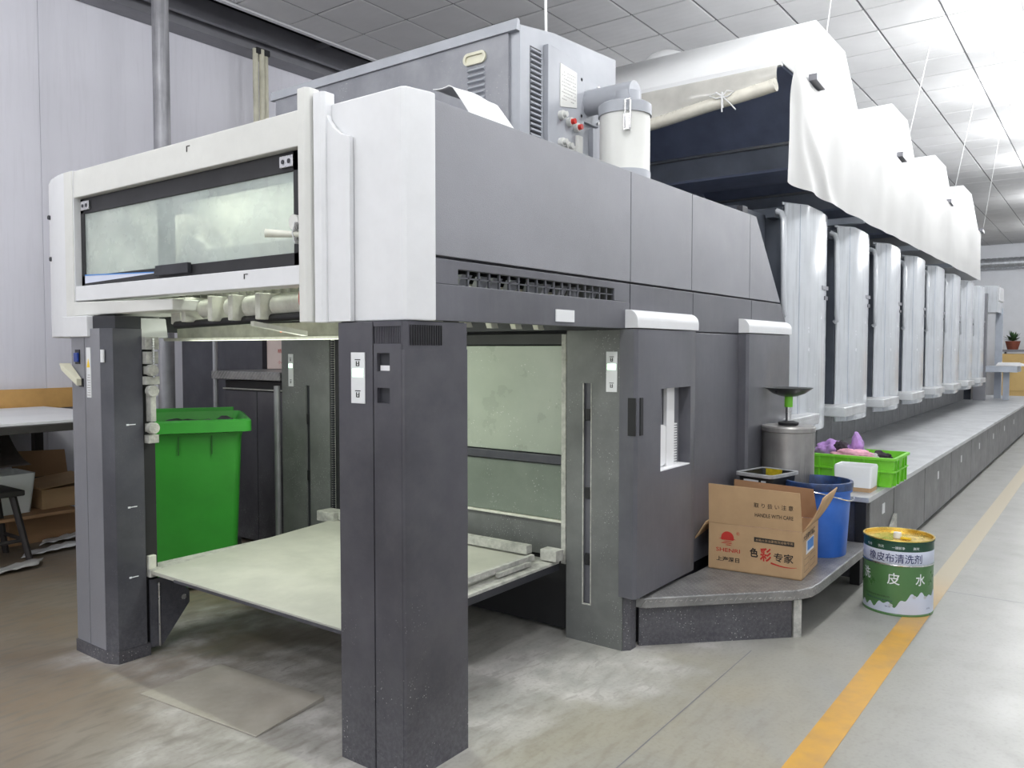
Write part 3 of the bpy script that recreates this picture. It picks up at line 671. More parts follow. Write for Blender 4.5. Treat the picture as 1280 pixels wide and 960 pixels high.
tl = MB().cyl((2.28, 2.5, 2.30), (2.28, 4.1, 2.30), .013, n=12).build('tube_lamp', 'tube_glow', DU)
def area(name, loc, rot, sx, sy, w, col=(0.93, 1.0, 0.86)):
    ld = bpy.data.lights.new(name, 'AREA'); ld.shape = 'RECTANGLE'; ld.size = sx; ld.size_y = sy; ld.energy = w; ld.color = col
    lo = bpy.data.objects.new(name, ld); COL.objects.link(lo); lo.location = loc; lo.rotation_euler = rot; lo.parent = DU
    lo.location = Vector(loc) - Vector(DU.location); return lo
area('tube_light', (2.27, 3.3, 2.28), (0, math.radians(-20), 0), .06, 1.5, INNER_W)
# --- machinery under the hood
um = DU
B('cross_beam', 'cream_metal', um, 2.42, 2.36, 1.555, 2.52, 4.05, 1.625)
B('cross_beam', 'cream_metal', um, 2.34, 2.36, 1.545, 2.42, 4.05, 1.56)
MB().cyl((2.12, 2.42, 1.64), (2.12, 3.55, 1.615), .018).build('drive_shaft', 'black', um)
MB().cyl((2.2, 2.44, 1.72), (2.2, 3.45, 1.70), .03).build('roller', 'cream_metal', um)
for i, (ya, yb, r) in enumerate(((2.52, 2.82, .042), (2.86, 3.0, .05), (3.03, 3.14, .045), (3.2, 3.34, .045))):
    MB().cyl((2.14, ya, 1.69), (2.14, yb, 1.685), r, n=18).build('motor', 'cream_metal', um)
    MB().cyl((2.14, ya - .012, 1.69), (2.14, ya, 1.69), r * .75, n=18).build('collar', 'dark', um)
for i, yy in enumerate((2.48, 2.83, 3.02, 3.17, 3.38)):
    B('bearing_block', 'cream_metal', um, 2.06, yy, 1.625, 2.16, yy + .035, 1.735, bevel=.005)
MB().hexa([(2.08, 2.9, 1.60), (2.10, 2.95, 1.60), (2.3, 2.86, 1.56), (2.28, 2.80, 1.56), (2.08, 2.9, 1.62), (2.10, 2.95, 1.62), (2.3, 2.86, 1.58), (2.28, 2.80, 1.58)]).build('bracket', 'cream_metal', um)
MB().cyl((2.03, 2.535, 1.70), (2.10, 2.50, 1.70), .032).build('emergency_knob', 'red_knob', um)
B('switch_box', 'band', um, 2.02, 2.44, 1.70, 2.1, 2.49, 1.735); B('switch_box', 'yellow_ink', um, 2.02, 2.44, 1.675, 2.1, 2.49, 1.699)
MB().cyl((2.335, 3.05, 1.585), (2.33, 3.05, 1.585), .006, n=8).build('signal_light', 'led_red', um)
q = MB()
for i in range(5):
    q.tube([(2.3, 3.5 + .06 * i, 1.70), (2.28, 3.53 + .06 * i, 1.66 - .004 * i), (2.3, 3.60 + .05 * i, 1.65), (2.35, 3.7 + .03 * i, 1.70)], .004, 6)
q.build('cable', 'dark', um)
MB().box(2.1, 3.4, 1.70, 2.35, 3.72, 1.74).box(2.12, 3.52, 1.62, 2.2, 3.60, 1.72).build('bracket', 'cream_metal', um, bevel=.004)
q = MB()
for i in range(22):
    yy = 2.45 + i * .06; q.box(2.2, yy, 1.735, 2.9, yy + .012, 1.76)
tag(q.build('gripper_slats', 'dusty_metal', um), kind='stuff')
MB().box(2.13, 2.3, 1.78, 3.5, 4.4, 1.79).build('inner_sheet', 'cream_metal', um)
for i in range(6):
    yy = 2.30 + .0 * i; xx = 2.4 + i * .19
    MB().prism([(xx, 1.60), (xx + .05, 1.60), (xx + .02, 1.66), (xx - .03, 1.66)], 2.33, 2.36, 'y').build('gripper_bar', 'cream_metal', um)
MB().cyl((2.75, 2.5, 1.70), (2.75, 4.0, 1.70), .013, n=12).build('tube_lamp', 'tube_glow', um)
area('tube_light', (2.75, 3.25, 1.68), (0, 0, 0), .08, 1.5, INNER_W * 1.6)
area('tube_light', (2.35, 3.1, 1.5), (math.pi, 0, 0), .1, 1.4, INNER_W * .25)

# ================================================================== PALLET LIFT TABLE
PT = thing('pallet_table', 'pale dusty steel pallet table held between the delivery columns', 'lift table', (2.8, 3.0, .38))
MB().box(2.12, 2.30, .385, 3.50, 3.95, .400).build('lift_plate', 'dusty_metal', PT, bevel=.003)
MB().hexa([(2.085, 2.36, .401), (3.42, 2.40, .401), (3.42, 3.97, .401), (2.085, 3.75, .401), (2.085, 2.36, .42), (3.42, 2.40, .42), (3.42, 3.97, .42), (2.085, 3.75, .42)]).build('pallet_board', 'board', PT, bevel=.003)
MB().hexa([(2.081, 2.36, .398), (2.084, 2.36, .398), (2.084, 3.55, .398), (2.081, 3.55, .398), (2.081, 2.36, .412), (2.084, 2.36, .412), (2.084, 3.55, .410), (2.081, 3.55, .410)]).build('board_edge', 'slate', PT)
B('pallet_edge', 'dusty_metal', PT, 2.3, 2.36, .421, 3.36, 2.385, .452); B('pallet_edge', 'dusty_metal', PT, 3.40, 2.44, .43, 3.45, 3.9, .475)
B('end_stop', 'dusty_metal', PT, 3.43, 2.275, .407, 3.5, 2.375, .465); B('end_stop', 'dusty_metal', PT, 3.03, 2.34, .407, 3.3, 2.36, .43)
B('end_stop', 'dusty_metal', PT, 3.38, 3.92, .407, 3.5, 4.08, .47)
B('corner_bracket', 'dusty_metal', PT, 2.08, 3.755, .385, 2.15, 3.79, .425); B('corner_bracket', 'cream_metal', PT, 2.08, 3.765, .425, 2.12, 3.79, .49)
B('lift_rail', 'dark', PT, 2.3, 2.30, .35, 3.5, 2.34, .385)

# ================================================================== STEP PLATE + LOWER STEP
SP = thing('step_platform', 'low checker plate step with slanted front holding the carton and buckets', 'step', (4.5, 1.5, 0))
top = [(3.60, 1.925), (3.615, 1.86), (4.20, 1.295), (4.30, 1.245), (4.42, 1.235), (5.50, 1.235), (5.50, 1.86), (4.22, 1.86)]
MB().prism(top, .20, .255).build('tread_plate', 'checker_dark', SP, bevel=.008)
MB().prism([(3.625, 1.90), (4.21, 1.32), (4.225, 1.335), (3.64, 1.915)], .0, .198).build('kick_panel', 'slate_post', SP)
MB().prism([(4.215, 1.31), (4.245, 1.28), (4.265, 1.30), (4.235, 1.33)], .0, .198).build('support_leg', 'dusty_metal', SP)
B('support_leg', 'black', SP, 5.40, 1.27, 0, 5.48, 1.33, .198); B('kick_panel', 'black', SP, 4.0, 1.80, 0, 5.5, 1.84, .198)

# ================================================================== LONG PLATFORM
LP = thing('walkway', 'long raised checker plate walkway with grey panelled side along the printing units', 'platform', (12, 1.8, 0))
PX1 = 19.6; PZ = .545
MB().box(5.53, 1.25, PZ - .035, PX1, 2.36, PZ).build('tread_plate', 'checker', LP, bevel=.004)
seams = [5.56, 7.51, 8.87, 10.25, 11.66, 12.95, 14.3, 15.6, 16.9, 18.2, 19.55]
seams = [5.60, 6.32, 7.51, 8.87, 10.25, 11.66, 12.95, 14.3, 15.6, 16.9, 18.2, 19.55]
for a, b_ in zip(seams[:-1], seams[1:]):
    p_ = B('side_panel', 'skirt_grey', LP, a + .012, 1.262, .04, b_ - .012, 1.28, PZ - .04, bevel=.004)
    if a > 6.5 and a < 15:
        MB().box(a + (b_ - a) * .45, 1.2605, .33, a + (b_ - a) * .45 + .06, 1.262, .40).build('small_label', 'sticker', p_)
B('underframe', 'black', LP, 5.62, 1.29, 0, PX1, 2.30, PZ - .04)
B('end_panel', 'slate', LP, 5.56, 1.34, .0, 5.60, 2.3, PZ - .04); B('support_leg', 'black', LP, 5.54, 1.27, 0, 5.6, 1.34, PZ - .04)
MB().box(5.95, 1.258, .37, 6.02, 1.262, .44).build('small_label', 'sticker', LP)
MB().hexa([(5.72, 1.235, .0), (6.3, 1.235, .0), (6.3, 1.258, .0), (5.72, 1.258, .0), (6.25, 1.235, .30), (6.3, 1.235, .32), (6.3, 1.258, .32), (6.25, 1.258, .30)]).build('kick_ramp', 'dusty_metal', LP)

# ================================================================== PRINTING UNITS
def unit(x0, lab):
    t = thing('printing_unit', lab, 'printing unit', (x0, 2.3, PZ), 'printing units in a row')
    pl = [(x0 + .015, 2.0), (x0 + .015, 1.985), (x0 + .125, 1.915), (x0 + .3, 1.893), (x0 + .5, 1.886), (x0 + .68, 1.893), (x0 + .82, 1.913), (x0 + .92, 1.95), (x0 + .985, 2.0)]
    c = MB().prism(pl, .86, 2.585).build('tower_cover', 'tower', t, bevel=.004)
    MB().box(x0 + .122, 1.912, .87, x0 + .126, 1.93, 2.58).build('cover_seam', 'band', c)
    MB().prism([(x0 + .06, 2.03), (x0 + .3, 1.92), (x0 + .7, 1.92), (x0 + .95, 2.03)], 2.585, 2.605).build('cover_lid', 'tower', c)
    MB().box(x0 + .62, 1.886, 1.98, x0 + .78, 1.90, 2.01).build('nameplate', 'cab_grey', c); MB().box(x0 + .70, 1.889, 1.90, x0 + .78, 1.90, 1.93).build('nameplate', 'slate', c)
    B('unit_body', 'tower_body', t, x0 + .005, 2.005, .97, x0 + .98, 4.4, 2.56); B('unit_base', 'tower_body', t, x0 + .005, 2.31, .56, x0 + 1.0, 4.4, .97)
    B('side_frame', 'tower_body', t, x0 + 1.0, 2.30, .56, x0 + 1.41, 4.3, 1.72); B('ink_guard', 'tower_body', t, x0 + 1.0, 2.12, 1.95, x0 + 1.41, 4.3, 2.52)
    B('frame_rail', 'band', t, x0 + 1.0, 2.2, 1.74, x0 + 1.41, 2.24, 1.765); B('frame_rail', 'band', t, x0 + 1.0, 2.28, 1.68, x0 + 1.41, 2.30, 1.70)
    for a, b_ in ((0, .5), (.5, 1.0), (1.0, 1.41)):
        B('base_panel', 'base_panel', t, x0 + a + .006, 2.285, PZ + .005, x0 + b_ - .006, 2.30, .95)
    # hand rail
    bx = x0 - .075
    MB().tube([(bx, 2.03, 2.52), (bx, 1.99, 2.50), (bx, 1.975, 2.45), (bx, 1.965, 1.9), (bx, 1.965, 1.80), (bx + .02, 1.965, 1.76), (bx + .03, 1.99, 1.74)], .022).build('hand_rail', 'tower', t)
    B('rail_mount', 'tower_body', t, bx - .03, 2.03, 2.47, bx + .2, 2.10, 2.53)
    MB().box(x0 - .40, 1.80, .935, x0 + .30, 2.30, 1.015).build('foot_step', 'checker', t, bevel=.008)
    return t
ords = ['nearest', 'second', 'third', 'fourth', 'fifth', 'sixth', 'seventh', 'eighth']
u0 = None
for k in range(8):
    xx = 6.05 + 1.41 * k
    lab = ('light grey rounded printing tower, %s to the dark delivery, under the white exhaust hood' % ords[k]) if k == 0 else 'light grey rounded printing tower, %s from the dark delivery in the row' % ords[k]
    if k == 7: lab = 'light grey rounded printing tower farthest from the dark delivery, beside the feeder'
    if u0 is None: u0 = unit(xx, lab)
    else:
        c = copy_tree(u0); c.location = (xx, 2.3, PZ); c['label'] = lab
B('transfer_guard', 'tower_body', DU, 5.46, 2.12, .55, 6.0, 4.3, 2.5)

# ================================================================== FEEDER
FD = thing('paper_feeder', 'tall grey paper feeder frame at the far end of the press', 'feeder', (17.9, 2.2, PZ))
B('feeder_post', 'slate_mid', FD, 17.45, 1.95, PZ, 17.6, 2.15, 2.55); B('feeder_post', 'band', FD, 18.35, 1.78, PZ, 18.45, 1.9, 2.3)
B('feeder_head', 'tower', FD, 17.6, 1.8, 2.2, 18.4, 3.6, 2.7); B('feeder_side', 'tower_body', FD, 17.6, 2.2, PZ, 18.4, 3.6, 2.2)
B('feeder_lid', 'white_paint', FD, 17.8, 1.78, 2.42, 18.45, 1.8, 2.68)
for i in range(3): B('feeder_bar', 'dark', FD, 17.62, 2.1, 1.75 + .16 * i, 18.35, 2.16, 1.80 + .16 * i)
B('control_shelf', 'band', FD, 17.5, 1.45, 1.08, 18.3, 1.95, 1.19); B('shelf_arm', 'band', FD, 17.8, 1.6, .55, 17.9, 1.7, 1.08)
q = MB()
for i in range(5): q.box(17.5 + .1 * i, 1.3 + .04 * i, 1.195 + .012 * i, 18.1 + .03 * i, 1.8, 1.206 + .012 * i)
tag(q.build('paper_stack', 'paper'), 'small stack of white papers on the shelf of the feeder', 'papers')

# ================================================================== EXHAUST HOOD
HD = thing('exhaust_hood', 'long white exhaust hood with four raised boxes above the printing units', 'exhaust hood', (10.5, 3.0, 2.65))
hoods = [(5.60, 6.36, 7.16, 7.78), (8.12, 8.95, 9.70, 10.32), (10.62, 11.39, 12.17, 12.80), (12.98, 13.72, 14.56, 15.42)]
YF, YBk, ZL, ZT = 1.88, 4.45, 3.46, 3.98
for hI, (a, b_, c, d) in enumerate(hoods):
    zt = ZT - (.0 if hI < 2 else .05)
    pr = [(a, ZL), (b_, zt), (c, zt), (d, ZL)]
    q = MB()
    q.add([(p[0], YF, p[1]) for p in pr], [(0, 1, 2, 3)]).add([(p[0], YBk, p[1]) for p in pr], [(3, 2, 1, 0)])
    for (p, r) in zip(pr[:-1], pr[1:]): q.add([(p[0], YF, p[1]), (r[0], YF, r[1]), (r[0], YBk, r[1]), (p[0], YBk, p[1])], [(0, 1, 2, 3)])
    hb = q.build('hood_box', 'hood_white', HD, thick=.012)
    e = .03; pr2 = [(a + .045, ZL), (b_ + .01, zt - e), (c - .01, zt - e), (d - .045, ZL)]
    q = MB()
    q.add([(p[0], YF + e, p[1]) for p in pr2], [(0, 1, 2, 3)]).add([(p[0], YBk - e, p[1]) for p in pr2], [(3, 2, 1, 0)])
    for (p, r) in zip(pr2[:-1], pr2[1:]): q.add([(p[0], YF + e, p[1]), (r[0], YF + e, r[1]), (r[0], YBk - e, r[1]), (p[0], YBk - e, p[1])], [(0, 1, 2, 3)])
    q.build('hood_lining', 'lining', hb)
for (a, b_) in ((7.78, 8.12), (10.32, 10.62), (12.80, 12.98)):
    B('hood_bridge', 'hood_white', HD, a, YF, ZL - .01, b_, YBk, ZL + .015)
    B('cross_duct', 'band', HD, a + .02, YF + .04, 3.20, b_ - .02, YBk - .04, ZL - .02); B('cross_lip', 'lining', HD, a - .15, YF + .04, 3.17, b_ + .1, YBk - .04, 3.195)
B('side_board', 'hood_white', HD, 5.62, YBk - .02, 2.66, 15.45, YBk, ZL)
B('side_lining', 'lining', HD, 5.62, YBk - .04, 2.66, 15.4, YBk - .022, ZL)
B('end_board', 'hood_white', HD, 15.42, YF, 2.65, 15.45, YBk, ZL + .01)
for bx in (7.9, 10.45, 12.9): B('bottom_rim', 'band', HD, bx, YF, 2.66, bx + .06, YBk, 2.72)
B('front_lintel', 'hood_white', HD, 5.59, YF, 3.44, 5.63, YBk, 3.475)
B('lower_shelf', 'lining', HD, 6.1, 2.6, 2.56, 7.8, YBk, 2.6)
MB().lathe((7.0, 3.42, ZT), [(.26, 0), (.26, .1), (.23, .18), (.17, .24), (.09, .28), (0.001, .29)], 28).build('vent_cap', 'hood_white', HD)
# curtain of white cloth on the aisle side
def cur(u, v):
    x = 5.60 + (15.48 - 5.60) * (u ** 1.6); zt = 3.455 - .03 * math.sin(x * 2.1) * (x > 6.2); zb = 2.645
    z = zb + (zt - zb) * v
    n_ = mnoise.noise(Vector((x * 1.1, z * .8, 3.1))); fold = math.sin((x * 9 + (1 - v) * 2.2) + n_ * 3) * .014 * (1.1 - .4 * v) * math.exp(-(x - 5.6) * .35)
    diag = .035 * math.exp(-((x - 5.62) - (1 - v) * 1.0) ** 2 / .03) * (1 - v * .3) + .02 * math.exp(-((x - 5.62) - (1 - v) * .45) ** 2 / .012)
    return (x, 1.835 - fold - diag - .02 * n_, z)
MB().grid(cur, 240, 24).build('cloth_curtain', 'cloth', HD, noflip=True)
# plastic film rolled up under the front lintel
def film(u, v):
    y = 1.90 + u * (4.35 - 1.90); zl = 3.30 - .30 * u; z = 3.44 + (zl - 3.44) * v
    sag = .03 * math.sin(v * 3.1) + .02 * math.sin(u * 23 + v * 6) * v
    return (5.58 - sag * .6 + .01 * math.sin(u * 40) * v, y, z)
MB().grid(film, 60, 8).build('plastic_film', 'film', HD, noflip=True)
pts = []
for i in range(25):
    u_ = i / 24; pts.append((5.55 + .006 * math.sin(i), 1.90 + u_ * 2.45, 3.30 - .30 * u_))
MB().tube(pts, .045, 14).build('film_roll', 'roll', HD)
q = MB(); ky, kz = 2.26, 3.255
q.tube([(5.50, ky, kz + .05), (5.495, ky, kz), (5.505, ky, kz - .06)], .008, 6)
for s_ in (-1, 1):
    q.tube([(5.495, ky, kz + .02), (5.49, ky + s_ * .04, kz + .05), (5.49, ky + s_ * .09, kz + .035), (5.495, ky + s_ * .04, kz + .01), (5.495, ky, kz + .015)], .006, 6)
    q.tube([(5.495, ky, kz + .02), (5.49, ky - .03 + s_ * .03, kz - .04), (5.495, ky - .05 + s_ * .05, kz - .09)], .005, 6)
q.build('tie_string', 'string', HD)
# hanging strings with clips
for i, (c, a) in enumerate([((6.26, 1.815, 3.47), (6.75, 1.84, 4.6)), ((9.24, 1.815, 3.48), (8.95, 1.52, 4.6)), ((12.29, 1.815, 3.45), (10.76, 1.34, 4.6)), ((15.44, 1.815, 3.44), (13.29, 1.37, 4.6))]):
    lab = ['taut white string with clip holding the hood cloth, nearest the roll of film', 'taut white string with clip between the first and second hood boxes', 'taut white string with clip reaching the cloth past the third hood box', 'taut white string at the far end of the hood cloth'][i]
    t = thing('hanging_string', lab, 'string', c, 'strings holding the hood')
    MB().tube([c, a], .004, 6).build('cord', 'string', t); MB().hexa([(c[0] - .12, 1.80, c[2]), (c[0] + .1, 1.80, c[2] - .02), (c[0] + .1, 1.86, c[2] - .02), (c[0] - .12, 1.86, c[2]), (c[0] - .12, 1.80, c[2] + .05), (c[0] + .1, 1.80, c[2] + .03), (c[0] + .1, 1.86, c[2] + .03), (c[0] - .12, 1.86, c[2] + .05)]).build('clip', 'track_grey', t, bevel=.004)

# ================================================================== POWDER CABINET ON TOP
PC = thing('powder_cabinet', 'grey sheet metal electrical cabinet with louvres standing on top of the delivery', 'cabinet', (3.8, 3.4, 2.37))
yc0, yc1 = 2.45, 4.41
MB().prism([(3.354, 2.372), (4.33, 2.372), (4.33, 3.235), (3.66, 3.19), (3.354, 3.14)], yc0, yc1, 'y').build('cabinet_body', 'cab_side', PC, bevel=.004)
dr = B('cabinet_door', 'cab_grey', PC, 3.335, yc0 + .06, 2.40, 3.354, yc1 - .02, 3.11)
def stadium(x, yc, zc, hw, hh, m, n_, par, holes=True):
    q = MB(); out = []; inn = []
    for i in range(24):
        t = 2 * math.pi * i / 24; cy_ = yc + (hw - hh) * (1 if math.cos(t) > 0 else -1)
        out.append((cy_ + hh * math.cos(t), zc + hh * math.sin(t))); inn.append((cy_ + hh * .55 * math.cos(t), zc + hh * .55 * math.sin(t)))
    n = 24; vs = [(x, *p) for p in out] + [(x, *p) for p in inn] + [(x + .012, *p) for p in inn] + [(x + .012, *p) for p in out]
    fs = []
    for i in range(n):
        k_ = (i + 1) % n; fs += [(i, k_, n + k_, n + i), (n + i, n + k_, 2 * n + k_, 2 * n + i), (3 * n + i, 3 * n + k_, k_, i)]
    q.add(vs, fs); q.add([(x + .010, *p) for p in inn], [tuple(range(n))]); return q.build(n_, m, par)
stadium(3.322, 2.725, 3.02, .075, .032, 'cream_plastic', 'handle', dr); stadium(3.322, 4.14, 2.89, .075, .032, 'cream_plastic', 'handle', dr)
for i in range(8):
    z = 2.95 - i * .03; MB().prism([(3.335, z), (3.335, z + .022), (3.318, z + .006)], 2.66, 2.77, 'y').build('louvre', 'cab_side', dr)
MB().prism([(3.322, 3.105), (3.354, 3.105), (3.354, 3.16), (3.335, 3.165)], yc0, yc1 + .02, 'y').build('cabinet_top_edge', 'cab_side', PC, bevel=.002)
q = MB(); 
for i in range(24):
    z = 3.035 - i * .027; q = MB().prism([(2.45, z), (2.45, z + .018), (2.438, z + .003)], 3.445, 3.535, 'x'); q.build('louvre', 'cab_side', PC)
MB().box(3.44, 2.449, 2.40, 3.54, 2.4505, 3.06).build('louvre_back', 'dark', PC)
pd = MB().prism([(3.565, 2.40), (3.925, 2.40), (3.925, 3.09), (3.565, 3.10)], 2.42, 2.45, 'y').build('control_panel', 'cab_side', PC, bevel=.004)
MB().prism([(3.675, 2.80), (3.84, 2.83), (3.84, 3.02), (3.675, 3.03)], 2.416, 2.42, 'y').build('rating_plate', 'cream_white', pd)
q = MB()
for i in range(9):
    for k_ in range(8):
        if R_.random() < .8: q.box(3.69 + k_ * .018, 2.4150, 2.845 + i * .018, 3.69 + k_ * .018 + .008 + R_.random() * .006, 2.416, 2.849 + i * .018)
tag(q.build('plate_print', 'paper_grey', pd), kind='stuff')
for i, (xx, zz, cm) in enumerate(((3.68, 2.755, 'cream_white'), (3.76, 2.735, 'red_knob'), (3.83, 2.72, 'red_knob'), (3.68, 2.61, 'cream_white'), (3.735, 2.60, 'cream_white'), (3.785, 2.585, 'cream_white'))):
    kk = MB().cyl((xx, 2.42, zz), (xx, 2.395, zz), .024, n=16).build('switch_base', 'cream_white', pd)
    MB().cyl((xx, 2.395, zz), (xx, 2.375, zz), .015, n=14).build('switch_knob', cm, kk)
B('meter', 'cream_white', pd, 3.83, 2.40, 2.54, 3.88, 2.42, 2.68)
# dust canister beside the cabinet, fed by an elbow
DC = thing('dust_canister', 'white cylindrical dust canister with grey lid and elbow beside the grey cabinet', 'canister', (3.88, 2.15, 2.37))
cc = (3.90, 2.15)
MB().lathe((*cc, 2.372), [(.001, 0), (.137, 0), (.137, .08), (.135, .085), (.135, .38)], 40).build('canister_body', 'cream_white', DC)
MB().lathe((*cc, 2.372), [(.139, .0), (.139, .075), (.137, .08)], 40).build('canister_base', 'cab_side', DC)
MB().lathe((*cc, 2.372), [(.135, .375), (.143, .375), (.143, .43), (.128, .44), (.001, .442)], 40).build('canister_lid', 'cab_side', DC)
MB().cyl((3.98, 2.44, 2.89), (3.98, 2.13, 2.89), .07, n=28).build('elbow_pipe', 'cab_side', DC); MB().cyl((3.97, 2.175, 2.90), (3.97, 2.175, 2.80), .07, n=28).build('elbow_pipe', 'cab_side', DC)
B('mount_plate', 'cab_side', DC, 3.88, 2.43, 2.78, 4.10, 2.449, 3.02, bevel=.002)
q = MB()
for (a, b_) in ((3.895, 2.8), (3.895, 3.0), (4.085, 2.8), (4.085, 3.0)): q.cyl((a, 2.43, b_), (a, 2.42, b_), .01, n=8)
q.build('bolts', 'chrome', DC)
an = math.radians(215); lx, ly = cc[0] + .143 * math.cos(an), cc[1] + .143 * math.sin(an)
q = MB().tube([(lx - .012, ly - .02, 2.80), (lx - .03, ly - .0, 2.79), (lx - .03, ly, 2.65), (lx - .012, ly - .02, 2.65), (lx - .012, ly - .02, 2.79)], .006, 6)
q.box(lx - .03, ly - .02, 2.64, lx, ly + .01, 2.72); q.build('latch', 'chrome', DC)
MB().box(4.02, 2.42, 2.37, 4.06, 2.45, 2.76).build('support_strip', 'cab_side', DC)
# crumpled white paper lying on top of the delivery
def pap(u, v):
    x = 2.56 + .30 * u; y = 2.06 + .26 * v
    return (x, y, 2.375 + .215 * min(1, v * 1.6) + .012 * mnoise.noise(Vector((x * 9, y * 9, 0))))
tag(MB().grid(pap, 16, 12).build('paper_sheet', 'paper', thick=.004), 'crumpled white sheet lying on top of the delivery in front of the grey cabinet', 'paper')
# small string above cabinet
tag(MB().tube([(3.62, 2.5, 4.6), (3.64, 2.5, 4.0), (3.66, 2.5, 3.2)], .008, 6).build('hanging_cable', 'string'), 'thin white cable hanging from the ceiling to the grey cabinet top', 'cable')
tag(MB().lathe((4.75, 2.05, 2.377), [(.001, .0), (.05, 0), (.055, .02), (.045, .03), (.001, .035)], 14).build('rag', 'pink_rag'), 'small crumpled pinkish rag on the top edge of the delivery', 'rag')
B('top_latch', 'dark', DU, 5.05, 1.93, 2.376, 5.14, 1.97, 2.42)

# ================================================================== CARTON
A_ = Vector((4.34, 1.835)); B_ = Vector((4.385, 1.325)); wv_ = (B_ - A_); cw = wv_.length; ang = math.atan2(wv_.y, wv_.x)
CZ = .256; cd_, chh = .42, .262
CT = thing('carton', 'open brown cardboard carton printed with a red sun mark on the low step', 'box', (A_.x, A_.y, CZ), rz=ang)
# local frame: x from A to B along the printed face, y outwards from the camera = +local y
def Lb(name, m, par, pts8): return MB().hexa(pts8).build(name, m, par, local=True)
th = .006
def lbox(x0, y0, z0, x1, y1, z1): return [(x0, y0, z0), (x1, y0, z0), (x1, y1, z0), (x0, y1, z0), (x0, y0, z1), (x1, y0, z1), (x1, y1, z1), (x0, y1, z1)]
Lb('carton_side', 'kraft', CT, lbox(0, 0, 0, cw, th, chh)); Lb('carton_side', 'kraft', CT, lbox(0, cd_ - th, 0, cw, cd_, chh))
Lb('carton_side', 'kraft', CT, lbox(0, th, 0, th, cd_ - th, chh)); Lb('carton_side', 'kraft', CT, lbox(cw - th, th, 0, cw, cd_ - th, chh)); Lb('carton_base', 'kraft', CT, lbox(0, 0, 0, cw, cd_, .006))
fh = .225
Lb('carton_flap', 'kraft', CT, [(0.0, 0, chh + .002), (cw, 0, chh + .002), (cw, th, chh + .002), (0.0, th, chh + .002), (0.0, -.015, chh + fh), (cw - .012, -.02, chh + fh - .012), (cw - .012, -.014, chh + fh - .012), (0.0, -.009, chh + fh)])
Lb('carton_flap', 'kraft_in', CT, [(.02, cd_ - th, chh + .002), (cw, cd_ - th, chh + .002), (cw, cd_, chh + .002), (.02, cd_, chh + .002), (.02, cd_ - .002, chh + .19), (cw - .03, cd_ - .002, chh + .17), (cw - .03, cd_ + .004, chh + .17), (.02, cd_ + .004, chh + .19)])
def cflap(u, v):
    return (cw + .10 * v + .012 * math.sin(v * 3), .01 + (cd_ - .02) * u, chh + .195 * v)
MB().grid(cflap, 4, 6).build('carton_flap', 'kraft', CT, local=True, thick=.006)
MB().grid(lambda u, v: (-.02 - .10 * v, .01 + (cd_ - .02) * u, chh - .16 * v), 4, 4).build('carton_flap', 'kraft', CT, local=True, thick=.006)
def bagf(u, v):
    x = .08 + (cw - .1) * u; y = .04 + (cd_ - .08) * v; e = math.sin(u * math.pi) * math.sin(v * math.pi)
    return (x, y, .14 + .13 * e ** .5 + .04 * mnoise.noise(Vector((x * 18, y * 18, 1))))
bg_ = MB().grid(bagf, 24, 18); bo = bg_.build('plastic_bag', mat('pink striped bag', (0.6, 0.35, 0.38), 0.3, var=0.5, scale=25), None); bo.location = (A_.x, A_.y, CZ); bo.rotation_euler = (0, 0, ang)
tag(bo, 'crumpled pinkish plastic bag inside the open cardboard carton', 'bag')
def T(body, size, xl, zl, m, par, fit=None, bold=0, yoff=-.0012, name='printed_text'):
    return text_mb(body, size, (xl, yoff, zl), (1, 0, 0), (0, 0, 1), fit=fit, bold=bold).build(name, m, par, local=True, noflip=True)
# logo: half sun with water lines
q = MB(); r = .036; cx_, cz_ = .21 * cw, .185
pts = [(cx_ + r * math.cos(t), -.0012, cz_ + r * math.sin(t)) for t in [math.pi * (-.12 + 1.24 * i / 24) for i in range(25)]]
q.add(pts, [tuple(range(25))])
for (w_, z_, o_) in ((.098, .004, 0), (.055, -.010, .002), (.07, -.020, -.004), (.04, -.030, .006)):
    q.add([(cx_ - w_ / 2 + o_, -.0014, cz_ + z_ - .012), (cx_ + w_ / 2 + o_, -.0014, cz_ + z_ - .012), (cx_ + w_ / 2 - .012 + o_, -.0014, cz_ + z_ - .0075), (cx_ - w_ / 2 + .012 + o_, -.0014, cz_ + z_ - .0075)], [(0, 1, 2, 3)])
q.build('sun_mark', 'ink_red', CT, local=True, noflip=True)
T('®', .018, cx_ + .05, cz_ + .02, 'ink_red', CT)
T('SHENRI', .022, .085 * cw, .104, 'ink_red', CT, fit=.135, bold=.01)
T('上海深日', .027, .09 * cw, .050, 'ink_black', CT, fit=.13, bold=.02)
MB().add([(.50 * cw, -.0012, .182), (.92 * cw, -.0012, .178), (.92 * cw, -.0012, .204), (.50 * cw, -.0012, .208)], [(0, 1, 2, 3)]).build('black_bar', 'ink_black', CT, local=True, noflip=True)
T('本箱大豆油墨物流运输专用', .015, .515 * cw, .186, 'ink_tan', CT, fit=.20, yoff=-.0018)
T('色', .052, .455 * cw, .095, 'ink_black', CT, fit=.046, bold=.03); T('彩', .076, .565 * cw, .078, 'ink_red', CT, fit=.062, bold=.03)
T('专家', .05, .71 * cw, .085, 'ink_black', CT, fit=.105, bold=.015)
q = MB(); n_ = 14
